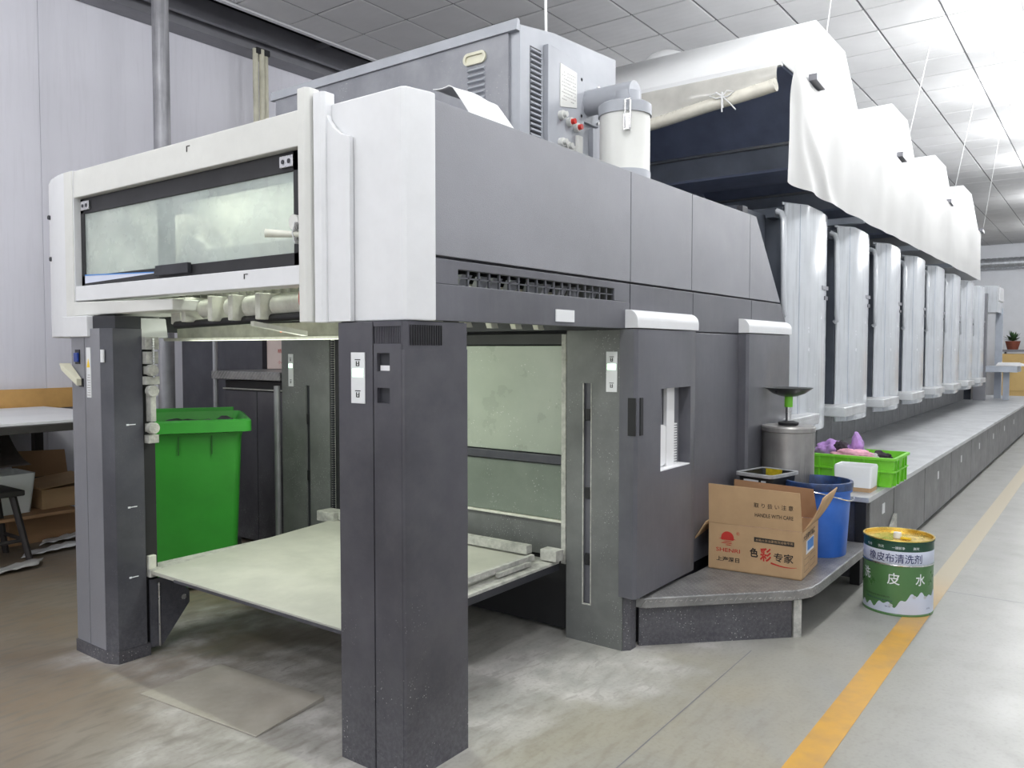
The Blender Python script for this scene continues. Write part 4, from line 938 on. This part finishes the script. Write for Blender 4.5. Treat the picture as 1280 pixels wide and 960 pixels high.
for i in range(n_):
    def cp_(t): return (.68 * cw + .27 * cw * t, .075 - .018 * math.sin(t * 2.2) + .006 * t)
    a0, a1 = cp_(i / n_), cp_((i + 1) / n_); w0 = .004 * (1 - i / n_) + .001; w1 = .004 * (1 - (i + 1) / n_) + .001
    q.add([(a0[0], -.0013, a0[1] - w0), (a1[0], -.0013, a1[1] - w1), (a1[0], -.0013, a1[1] + w1), (a0[0], -.0013, a0[1] + w0)], [(0, 1, 2, 3)])
q.build('red_swash', 'ink_red', CT, local=True, noflip=True)
def TF(body, size, xl, zf, fit):   # on the raised front flap
    y_ = -.0015 - .0175 * zf
    return text_mb(body, size, (xl, y_ - .002, chh + zf * fh), (1, 0, 0), (0, -.075, 1), fit=fit, bold=.004).build('printed_text', 'ink_black', CT, local=True, noflip=True)
TF('取 り 扱 い 注 意', .028, .50 * cw, .50, .21); TF('HANDLE WITH CARE', .022, .51 * cw, .27, .205)
# right-hand end face
def TS(body, size, yl, zl, m, fit): return text_mb(body, size, (cw + .0012, yl, zl), (0, 1, 0), (0, 0, 1), fit=fit, bold=.01).build('printed_text', m, CT, local=True, noflip=True)
TS('大豆胶印油墨', .034, .03, .205, 'ink_black', .30)
MB().add([(cw + .001, .10, .12), (cw + .001, .30, .12), (cw + .001, .30, .195), (cw + .001, .10, .195)], [(0, 1, 2, 3)]).build('shipping_label', 'sticker', CT, local=True, noflip=True)
MB().add([(cw + .0016, .13, .135), (cw + .0016, .29, .135), (cw + .0016, .29, .19), (cw + .0016, .13, .19)], [(0, 1, 2, 3)]).build('label_print', 'sticker_blue', CT, local=True, noflip=True)
q = MB()
for (y0_, z0_, y1_, z1_) in ((.06, .03, .17, .10), (.21, .03, .34, .10)):
    for (a, b_, c, d) in ((y0_, z0_, y1_, z0_ + .002), (y0_, z1_, y1_, z1_ + .002), (y0_, z0_, y0_ + .002, z1_), (y1_, z0_, y1_ + .002, z1_), (y0_, (z0_ + z1_) / 2, y1_, (z0_ + z1_) / 2 + .002)):
        q.add([(cw + .001, a, b_), (cw + .001, c, b_), (cw + .001, c, d), (cw + .001, a, d)], [(0, 1, 2, 3)])
q.build('printed_form', 'ink_black', CT, local=True, noflip=True)

# ================================================================== BUCKETS ON THE STEP
BZ = .256
c = (5.10, 1.455)
BD = thing('blue_bucket', 'tall blue plastic bucket with ink-stained rim behind the cardboard carton', 'bucket', (*c, BZ))
MB().lathe((*c, BZ), [(.001, .004), (.165, .004), (.17, 0), (.172, .01), (.19, .33), (.19, .385), (.202, .386), (.202, .40), (.19, .402)], 44).build('bucket_body', 'blue_plastic', BD)
MB().lathe((*c, BZ), [(.188, .40), (.205, .402), (.208, .43), (.205, .445), (.190, .447), (.186, .43), (.183, .35), (.160, .02), (.001, .02)], 44).build('bucket_rim', 'inky_rim', BD)
MB().tube([(c[0] + .21 * math.cos(t), c[1] + .21 * math.sin(t), BZ + .40 - .06 * math.sin((t - math.pi) * 1.0) ** 2) for t in [math.pi * .9 + math.pi * .7 * i / 16 for i in range(17)]], .004, 6).build('bucket_handle', 'chrome', BD)
# black rectangular basket
bx_, by_ = 4.965, 1.72
BK = thing('black_basket', 'small black rectangular bin with yellow ink drips behind the cardboard carton', 'bin', (bx_, by_, BZ), rz=math.radians(78))
def rr_(hx, hy, rad, z, n=6):
    o_ = []
    for (sx, sy, a0) in ((1, 1, 0), (-1, 1, 90), (-1, -1, 180), (1, -1, 270)):
        for i in range(n + 1):
            t = math.radians(a0 + 90 * i / n); o_.append((sx * (hx - rad) + rad * math.cos(t), sy * (hy - rad) + rad * math.sin(t), z))
    return o_
def loft(rings, cap0=True, cap1=False):
    q = MB(); n = len(rings[0]); q.v = [p for r in rings for p in r]
    for k in range(len(rings) - 1):
        for i in range(n): q.f.append((k * n + i, k * n + (i + 1) % n, (k + 1) * n + (i + 1) % n, (k + 1) * n + i))
    if cap0: q.f.append(tuple(range(n))[::-1])
    if cap1: q.f.append(tuple((len(rings) - 1) * n + i for i in range(n)))
    return q
loft([rr_(.09, .11, .03, 0), rr_(.12, .15, .035, .48), rr_(.113, .143, .03, .48), rr_(.085, .105, .03, .02)], True, True).build('basket_body', 'black_plastic', BK, local=True)
loft([rr_(.121, .151, .035, .465), rr_(.133, .165, .04, .47), rr_(.133, .165, .04, .488), rr_(.120, .150, .035, .49), rr_(.112, .142, .03, .485)], False).build('basket_rim', 'grey_rim', BK, local=True)
q = MB()
for i in range(16):
    y = -.02 + .11 * i / 15; ln = R_.uniform(.05, .2); x_ = -.142; q.add([(y, x_ + .001, .484), (y + .009, x_ + .001, .484), (y + .006, x_ + .015 * ln / .2 + .003, .484 - ln), (y + .002, x_ + .015 * ln / .2 + .003, .484 - ln)], [(0, 1, 2, 3)])
q.build('ink_drips', 'yellow_ink', BK, local=True, noflip=True)
q = MB()
for (x0_, x1_) in ((-.05, -.02), (0, .10)): q.box(x0_ - .03, .1475, .44, x1_ - .03, .152, .450)
q.build('ink_drips', 'ink_white', BK, local=True)
# steel drum with dish on top
c = (5.31, 1.705)
RD = thing('solvent_can', 'streaked steel cylinder can with pump on top beside the blue bucket', 'can', (*c, BZ))
ht = .75
MB().lathe((*c, BZ), [(.001, 0), (.160, 0), (.166, .01), (.163, .02), (.163, ht - .04), (.170, ht - .035), (.170, ht - .01), (.163, ht), (.001, ht + .002)], 44).build('can_body', 'rust_steel', RD)
MB().lathe((*c, BZ + ht), [(.001, .003), (.062, .003), (.066, .02), (.03, .03), (.001, .032)], 28).build('pump_base', 'black', RD)
MB().cyl((*c, BZ + ht + .03), (*c, BZ + ht + .20), .018, n=16).build('pump_stem', 'chrome', RD)
MB().cyl((*c, BZ + ht + .12), (*c, BZ + ht + .19), .026, n=16).build('pump_collar', 'green_crate', RD)
MB().lathe((*c, BZ + ht + .19), [(.001, 0), (.05, 0), (.10, .018), (.148, .052), (.152, .056), (.146, .056), (.095, .03), (.001, .02)], 40).build('pump_dish', 'black_plastic', RD)

# ================================================================== CRATE, RAGS AND WHITE TUB ON THE WALKWAY
CRZ = PZ + .001
CR = thing('green_crate', 'bright lime green plastic crate full of rags on the walkway end', 'crate', (6.23, 1.50, CRZ), rz=0)
hx, hy, hh = .235, .30, .205
loft([rr_(hx - .02, hy - .02, .02, 0), rr_(hx, hy, .025, hh), rr_(hx - .008, hy - .008, .02, hh), rr_(hx - .028, hy - .028, .02, .01)], True, True).build('crate_body', 'green_crate', CR, local=True)
loft([rr_(hx, hy, .025, hh - .018), rr_(hx + .014, hy + .014, .03, hh - .016), rr_(hx + .014, hy + .014, .03, hh), rr_(hx - .008, hy - .008, .02, hh + .001)], False).build('crate_rim', 'green_crate', CR, local=True)
loft([rr_(hx - .006, hy - .006, .02, .10), rr_(hx + .006, hy + .006, .025, .104), rr_(hx + .006, hy + .006, .025, .112), rr_(hx - .006, hy - .006, .02, .116)], False).build('crate_rib', 'green_crate', CR, local=True)
for yy in (-.2, -.1, 0, .1, .2): MB().box(-hx - .004, yy - .006, .01, -hx + .018, yy + .006, hh - .018).build('crate_rib', 'green_crate', CR, local=True)
for xx in (-.17, -.08, .08, .17): MB().box(xx - .006, -hy - .004, .01, xx + .006, -hy + .018, hh - .018).build('crate_rib', 'green_crate', CR, local=True)
def rag(name, m, cx, cy, cz, rx, ry, rz_, seed, lab, spike=0):
    bm = bmesh.new(); bmesh.ops.create_icosphere(bm, subdivisions=4, radius=1)
    for v in bm.verts:
        n = v.co.copy(); d_ = 1 + .35 * mnoise.noise(n * 1.7 + Vector((seed, 0, 0))) + .22 * mnoise.noise(n * 5 + Vector((0, seed, 0)))
        v.co = Vector((n.x * rx, n.y * ry, n.z * rz_)) * d_
        if spike and n.z > .3: v.co.z += spike * max(0, (n.z - .3)) ** 1.5 * (1.2 - abs(n.y)); v.co.y += .03 * n.z + .02 * math.sin(n.z * 6)
    for f in bm.faces: f.smooth = True
    me = bpy.data.meshes.new(name); bm.to_mesh(me); bm.free(); me.materials.append(MT[m])
    o = bpy.data.objects.new(name, me); COL.objects.link(o); o.location = (cx, cy, cz); return tag(o, lab, 'rag', 'rags in the green crate')
rag('rag', 'purple_rag', 6.25, 1.66, CRZ + .19, .13, .13, .08, 1, 'light purple crumpled rag heaped at the left end of the green crate')
rag('rag', 'purple_rag', 6.28, 1.50, CRZ + .19, .09, .06, .06, 5, 'purple rag standing up in a point in the green crate', spike=.15)
rag('rag', 'pink_rag', 6.12, 1.50, CRZ + .19, .09, .14, .05, 9, 'pink crumpled rag in the middle of the green crate')
rag('rag', 'dark_rag', 6.18, 1.60, CRZ + .235, .05, .05, .045, 12, 'small dark purple rag folded between purple and pink rags')
rag('rag', 'dark_rag', 6.22, 1.32, CRZ + .16, .07, .08, .06, 15, 'black rag near the right end of the green crate')
rag('rag', 'paper_grey', 6.12, 1.37, CRZ + .18, .04, .05, .04, 18, 'small grey rag beside the black rag in the green crate')
WT = thing('white_tub', 'small milky white plastic container in front of the green crate', 'container', (5.80, 1.40, CRZ))
loft([rr_(.09, .115, .015, 0), rr_(.095, .122, .015, .16), rr_(.09, .117, .015, .175), rr_(.085, .112, .01, .172), rr_(.08, .105, .01, .01)], True, True).build('tub_body', 'milk_plastic', WT, local=True)
loft([rr_(.0915, .1165, .015, 0.002), rr_(.093, .118, .015, .03)], False).build('tub_stain', 'kraft', WT, local=True)

# ================================================================== GREEN SOLVENT CAN ON THE FLOOR
c = (5.08, .985); r = .185; H_ = .425
GC = thing('cleaner_can', 'round green metal can with gold lid on the floor by the yellow line', 'can', (*c, 0))
MB().lathe((*c, 0), [(.001, .004), (r - .004, .004), (r + .002, 0), (r + .003, .008), (r, .012), (r, .286), (r + .002, .289), (r, .292)], 64).build('can_body', 'can_green', GC)
MB().lathe((*c, 0), [(r, .292), (r + .0006, .293), (r + .0006, .366), (r, .367)], 64).build('label_band', 'can_label', GC)
MB().lathe((*c, 0), [(r, .367), (r, H_ - .012), (r + .004, H_ - .010), (r + .005, H_)], 64).build('can_top_band', 'can_dark', GC)
MB().lathe((*c, 0), [(r + .005, H_ - .001), (r + .004, H_ + .005), (r - .004, H_ + .004), (r - .006, H_ - .014), (r - .03, H_ - .016), (.001, H_ - .012)], 64).build('can_lid', 'gold', GC)
MB().lathe((*c, 0), [(r + .0025, .284), (r + .0045, .288), (r + .0025, .292)], 64).build('can_seam', 'chrome', GC)
CA = math.atan2(-c[1], -c[0])            # direction from the can towards the aisle / viewer side
MB().cyl((c[0] - .03, c[1] + .0, H_ - .012), (c[0] - .03, c[1] + .0, H_ + .02), .022, n=18).build('spout_cap', 'ink_white', GC)
MB().box(c[0] - .055, c[1] - .075, H_ - .012, c[0] - .035, c[1] - .02, H_ + .001).build('pull_tab', 'sticker_yellow', GC, bevel=.003)
def wrap(body, size, z, a_deg, fit, m, rr=r, bold=.0):
    return text_mb(body, size, (0, 0, z), None, (0, 0, 1), fit=fit, bold=bold, bend=((c[0], c[1]), rr + .0016, CA + math.radians(a_deg))).build('printed_text', m, GC, noflip=True)
wrap('橡皮布清洗剂', .052, .302, -52, .30, 'ink_navy', bold=.008)
wrap('洗', .066, .185, -68, .060, 'ink_white', bold=.012); wrap('皮', .066, .178, -17, .066, 'ink_white', bold=.012); wrap('水', .066, .178, 29, .060, 'ink_white', bold=.012)
wrap('专用', .016, .380, -58, .034, 'ink_white'); wrap('快洗', .016, .380, -34, .034, 'ink_white'); wrap('一擦即净', .016, .380, -10, .066, 'ink_white'); wrap('高效', .016, .380, 24, .034, 'ink_white')
# white mountain shape at the foot of the label
def zmt(t): # t in degrees from the viewer direction
    return .045 + .085 / (1 + math.exp(-(t - 8) / 7)) + .012 * math.sin(t * .35) + .03 * math.exp(-((t + 22) / 10) ** 2) - .02 * math.exp(-((t - 58) / 8) ** 2)
q = MB(); K = 90
for i in range(K):
    t0, t1 = -80 + 170 * i / K, -80 + 170 * (i + 1) / K
    P_ = lambda t, z: (c[0] + (r + .0010) * math.cos(CA + math.radians(t)), c[1] + (r + .0010) * math.sin(CA + math.radians(t)), z)
    q.add([P_(t0, .014), P_(t1, .014), P_(t1, zmt(t1)), P_(t0, zmt(t0))], [(0, 1, 2, 3)])
q.build('label_mountain', 'can_label', GC, noflip=True)
for (a, z) in ((24, .105), (45, .10), (-14, .05)): wrap('●', .018, z, a, .022, 'foil')
wrap('广州市印刷清洗材料有限公司', .010, .098, -62, .16, 'ink_black'); wrap('保质期两年 易燃液体 请远离火源', .008, .078, -60, .17, 'ink_navy'); wrap('电话', .008, .045, -20, .03, 'ink_navy'); wrap('净含量', .009, .04, 52, .03, 'ink_navy')

# ================================================================== GREEN WHEELIE BIN
WB = thing('wheelie_bin', 'tall green plastic wheelie bin behind the delivery columns', 'bin', (2.94, 4.75, 0), rz=math.radians(-31))
# local: x to the right as seen, y away from viewer
def rbx(hx, y0, y1, z, rad=.04, n=5):
    o_ = []; cy_ = (y0 + y1) / 2; hy_ = (y1 - y0) / 2
    for p in rr_(hx, hy_, rad, z, n): o_.append((p[0], p[1] + cy_, p[2]))
    return o_
loft([rbx(.235, -.24, .25, .03), rbx(.24, -.245, .28, .10), rbx(.275, -.31, .36, .96), rbx(.285, -.32, .37, .99), rbx(.275, -.31, .36, .99), rbx(.225, -.23, .24, .06)], True, True).build('bin_body', 'green_bin', WB, local=True)
loft([rbx(.285, -.33, .37, .99), rbx(.33, -.385, .40, 1.0), rbx(.33, -.385, .40, 1.065), rbx(.31, -.36, .38, 1.075), rbx(.275, -.31, .36, 1.0)], False).build('bin_rim', 'green_bin', WB, local=True, )
for xx in (-.09, .10): MB().box(xx - .003, -.32, .86, xx + .003, -.306, .975).build('moulded_rib', mat('deep green', (0.01, 0.1, 0.01), 0.5), WB, local=True)
MB().cyl((-.25, .30, .10), (-.30, .30, .10), .10, n=24).cyl((.25, .30, .10), (.30, .30, .10), .10, n=24).build('wheel', 'black', WB, local=True)
MB().box(-.27, .385, .98, .27, .40, 1.10).build('bin_lid', 'green_bin', WB, local=True, bevel=.006)
q = MB()
q.grid(lambda u, v: (-.25 + .5 * u, -.28 + .6 * v, 1.02 + .06 * mnoise.noise(Vector((u * 5, v * 5, 2)))), 16, 12)
q.build('dark_inside', 'black', WB, local=True)  # black sheet put in to make the open bin dark inside

# ================================================================== LEFT SIDE: step box, cartons, cabinets, pole
LS = thing('operator_step', 'dark operator step with checker plate top on the far side of the press', 'step', (4.2, 5.3, 0))
MB().box(3.70, 4.86, 1.27, 5.2, 5.72, 1.335).build('tread_plate', 'checker_dark', LS, bevel=.008)
for (a, b_) in ((4.90, 5.24), (5.25, 5.66)): B('step_door', 'slate_post', LS, 3.78, a, .03, 3.80, b_, 1.18)
B('step_frame', 'dusty_metal', LS, 3.775, 4.88, 1.19, 3.80, 5.68, 1.20); B('step_body', 'black', LS, 3.80, 4.88, .02, 5.1, 5.68, 1.26)
MB().tube([(3.72, 5.69, 0), (3.72, 5.69, 1.9)], .02).build('hand_rail', 'steel_pole', LS)
CB = thing('carton', 'pale pink carton with red print standing on the checker plate step', 'box', (4.5, 5.4, 1.336))
B('carton_body', 'pink_box', CB, 4.25, 5.15, 1.337, 4.7, 5.75, 1.75)
text_mb('精细化工产品', .035, (4.2485, 5.6, 1.47), (0, -1, 0), (0, 0, 1), fit=.3).build('printed_text', 'ink_red', CB, noflip=True)
text_mb('小心轻放', .03, (4.2485, 5.6, 1.38), (0, -1, 0), (0, 0, 1), fit=.16).build('printed_text', 'ink_red', CB, noflip=True)
WC = thing('steel_cabinet', 'dark blue grey steel cabinet against the left wall behind the bin', 'cabinet', (6.0, 7.0, 0))
B('cabinet_body', 'slate', WC, 5.1, 6.75, 0, 7.6, 7.38, 2.0)
for (a, b_) in ((6.76, 7.36),): B('cabinet_door', 'slate', WC, 5.08, a, .05, 5.1, b_, 1.95)
for i in range(3): B('cabinet_door', 'slate', WC, 5.15 + i * .8, 6.73, .05, 5.92 + i * .8, 6.75, 1.95)
DP = thing('dark_partition', 'tall dark partition panel standing behind the green bin', 'partition', (4.6, 6.3, 0))
B('partition_panel', 'slate', DP, 4.35, 5.95, 0, 4.4, 7.2, 2.1)
PO = thing('steel_pole', 'round grey steel pole rising from floor to ceiling behind the press', 'pole', (3.49, 6.0, 0))
MB().cyl((3.49, 6.0, 0), (3.49, 6.0, 4.6), .062, n=28).build('pole_tube', 'steel_pole', PO); MB().cyl((3.49, 6.0, 0), (3.49, 6.0, .02), .12, n=28).build('pole_base', 'steel_pole', PO)
YP = thing('pipe_bundle', 'yellowed plastic pipes clamped together high on the left wall', 'pipes', (5.2, 7.05, 3.0))
for i in range(3): MB().cyl((5.14 + .06 * i, 7.08 - .02 * (i % 2), 2.2), (5.14 + .06 * i, 7.08 - .02 * (i % 2), 4.55), .028, n=14).build('pipe', 'yellowed_pipe', YP)
B('pipe_clamp', 'black', YP, 5.13, 7.04, 4.50, 5.29, 7.12, 4.56)
q = MB(); q.tube([(3.4, 6.5, 4.45), (2.9, 6.9, 4.9)], .02); tag(q.build('trim_6', 'track_grey'), kind='structure')
# sign plate high on the wall at the far left
tag(MB().box(2.2, 7.2, 2.98, 2.62, 7.39, 3.02).build('wall_bracket', 'cream_white'), 'small white bracket plate high on the left wall at the picture edge', 'bracket')

# --- table with sheets at the left
TB = thing('sorting_table', 'long table covered with white sheets along the left wall', 'table', (1.5, 6.5, 0))
B('table_top', 'dark_wood', TB, -1.5, 5.70, .95, 3.15, 7.38, 1.0); B('back_board', 'wood_strip', TB, -1.5, 7.30, 1.0, 3.6, 7.34, 1.17)
for (a, b_) in ((-1.4, 5.8), (3.03, 5.8), (-1.4, 7.25), (3.03, 7.25)): B('leg', 'dark_wood', TB, a, b_, 0, a + .07, b_ + .07, .95)
B('lower_shelf', 'kraft_in', TB, -1.4, 6.45, .24, 3.0, 7.2, .265)
def brs(u, v):
    x = 1.4 + 1.35 * u; t = v * 1.2; return (x, 7.15 - .5 * v, .93 - .25 * v - .1 * math.sin(v * 2.5))
MB().grid(brs, 4, 10).build('hanging_sheet', 'brown_sheet', TB, thick=.006)
tag(MB().box(-1.45, 5.74, 1.001, 3.12, 7.28, 1.02).build('paper_sheets', 'paper', bevel=.003), 'flat layer of white paper sheets spread on the sorting table', 'paper')
ST = thing('stool', 'dark wooden stool with splayed legs standing under the sorting table', 'stool', (2.25, 6.35, 0))
B('seat', 'dark_wood', ST, 2.0, 6.15, .47, 2.5, 6.55, .51, bevel=.008)
for (sx, sy) in ((1, 1), (1, -1), (-1, 1), (-1, -1)):
    p0 = Vector((2.25 + sx * .19, 6.35 + sy * .14, .47)); p1 = Vector((2.25 + sx * .27, 6.35 + sy * .2, 0)); MB().cyl(p0, p1, .026, .022, n=8).build('leg', 'dark_wood', ST)
MB().cyl((2.0, 6.18, .15), (2.5, 6.18, .15), .014, n=8).cyl((2.5, 6.18, .15), (2.5, 6.52, .15), .014, n=8).build('stretcher', 'dark_wood', ST)
T1 = thing('plastic_tub', 'translucent white plastic tub with red stains on the table shelf', 'tub', (2.55, 6.75, .266))
loft([rr_(.17, .16, .03, 0), rr_(.20, .19, .03, .30), rr_(.19, .18, .03, .30), rr_(.16, .15, .02, .01)], True, True).build('tub_body', 'milk_plastic', T1, local=True)
q = MB()
for i in range(3): q.box(-.208, -.06 - i * .03, .17 + .02 * i, -.1995, -.03 - i * .03, .24 + .015 * i)
q.build('red_stain', 'pink_rag', T1, local=True)
K1 = thing('carton', 'open flattened cardboard carton on the shelf beside the white tub', 'box', (2.9, 6.8, .266))
B('carton_body', 'kraft', K1, 2.80, 6.6, .267, 3.2, 7.1, .42); MB().hexa([(2.78, 6.55, .43), (3.2, 6.55, .47), (3.2, 7.0, .48), (2.78, 7.0, .44), (2.78, 6.55, .436), (3.2, 6.55, .476), (3.2, 7.0, .486), (2.78, 7.0, .446)]).build('carton_flap', 'kraft', K1)
MB().hexa([(2.80, 7.05, .46), (3.2, 7.05, .46), (3.2, 7.06, .46), (2.8, 7.06, .46), (2.76, 7.10, .68), (3.2, 7.10, .66), (3.2, 7.11, .66), (2.76, 7.11, .68)]).build('carton_flap', 'kraft_in', K1)
K2 = thing('carton', 'dim brown carton on the floor under the table shelf', 'box', (2.9, 6.9, 0)); B('carton_body', 'kraft_in', K2, 2.6, 6.7, 0, 3.1, 7.1, .23)
for i, (px_, py_, lab) in enumerate(((2.75, 6.3, 'torn white paper scrap on the floor near the stool leg'), (3.0, 6.6, 'crumpled white paper strip on the floor below the cartons'), (2.3, 5.95, 'thin grey paper scrap on the floor in front of the stool'))):
    def sc(u, v, px_=px_, py_=py_): return (px_ + (u - .5) * .42 + (v - .5) * .1, py_ + (v - .5) * .16, .012 + .03 * abs(mnoise.noise(Vector((u * 4 + px_, v * 3, 0)))) + .02 * u)
    tag(MB().grid(sc, 12, 5).build('paper_scrap', 'paper' if i < 2 else 'paper_grey', thick=.002), lab, 'paper')

# ================================================================== FAR END
YC = thing('storage_cabinet', 'pale yellow wooden cabinet with double doors at the far wall', 'cabinet', (27, 1.9, 0))
B('cabinet_body', 'pine_yellow', YC, 26.7, -.2, .10, 27.6, 2.66, 1.38)
B('plinth', 'pine_yellow', YC, 26.72, -.2, 0, 27.6, 2.62, .10)
for i in range(4): B('cabinet_door', 'pine_yellow', YC, 26.68, -.18 + .71 * i, .34, 26.70, .51 + .71 * i, 1.34, bevel=.006)
PS = thing('plant_shelf', 'dark narrow shelf above the yellow cabinet at the far wall', 'shelf', (27, 1.9, 1.4))
B('shelf_board', 'slate_mid', PS, 26.65, -.2, 1.44, 27.3, 2.66, 1.50)
for yy in (0, 1.3, 2.5): B('shelf_leg', 'slate_mid', PS, 26.9, yy, 1.381, 26.95, yy + .05, 1.44)
for i, yy in enumerate((2.35, 1.80)):
    PL = thing('potted_plant', ['potted green plant on the far shelf, beside the feeder', 'potted green plant on the far shelf at the right picture edge'][i], 'plant', (26.9, yy, 1.501), 'potted plants')
    MB().lathe((26.9, yy, 1.501), [(.001, 0), (.13, 0), (.18, .20), (.19, .24), (.165, .24), (.001, .2)], 20).build('pot', 'terracotta', PL)
    q = MB()
    for k in range(70):
        a = R_.uniform(0, 6.28); e = R_.uniform(.1, 1.3); L_ = R_.uniform(.15, .34); cth = Vector((26.9, yy, 1.74)); tip = cth + Vector((math.cos(a) * math.cos(e), math.sin(a) * math.cos(e), math.sin(e))) * L_
        s_ = Vector((-math.sin(a), math.cos(a), 0)) * .035; mid = cth + (tip - cth) * .6; q.add([cth, mid - s_, tip, mid + s_], [(0, 1, 2, 3)])
    q.build('foliage', 'leaf', PL, noflip=True)
DT = thing('air_duct', 'silver corrugated air duct running along the far wall', 'duct', (27.5, 0, 4.0))
q = MB()
for i in range(90):
    yy = -5.8 + i * .14; q.cyl((27.6, yy, 4.02), (27.6, yy + .10, 4.02), .16, n=16, cap=False); q.cyl((27.6, yy + .1, 4.02), (27.6, yy + .14, 4.02), .145, n=16, cap=False)
q.build('duct_tube', 'foil', DT)
print('OBJECTS', len(bpy.data.objects))
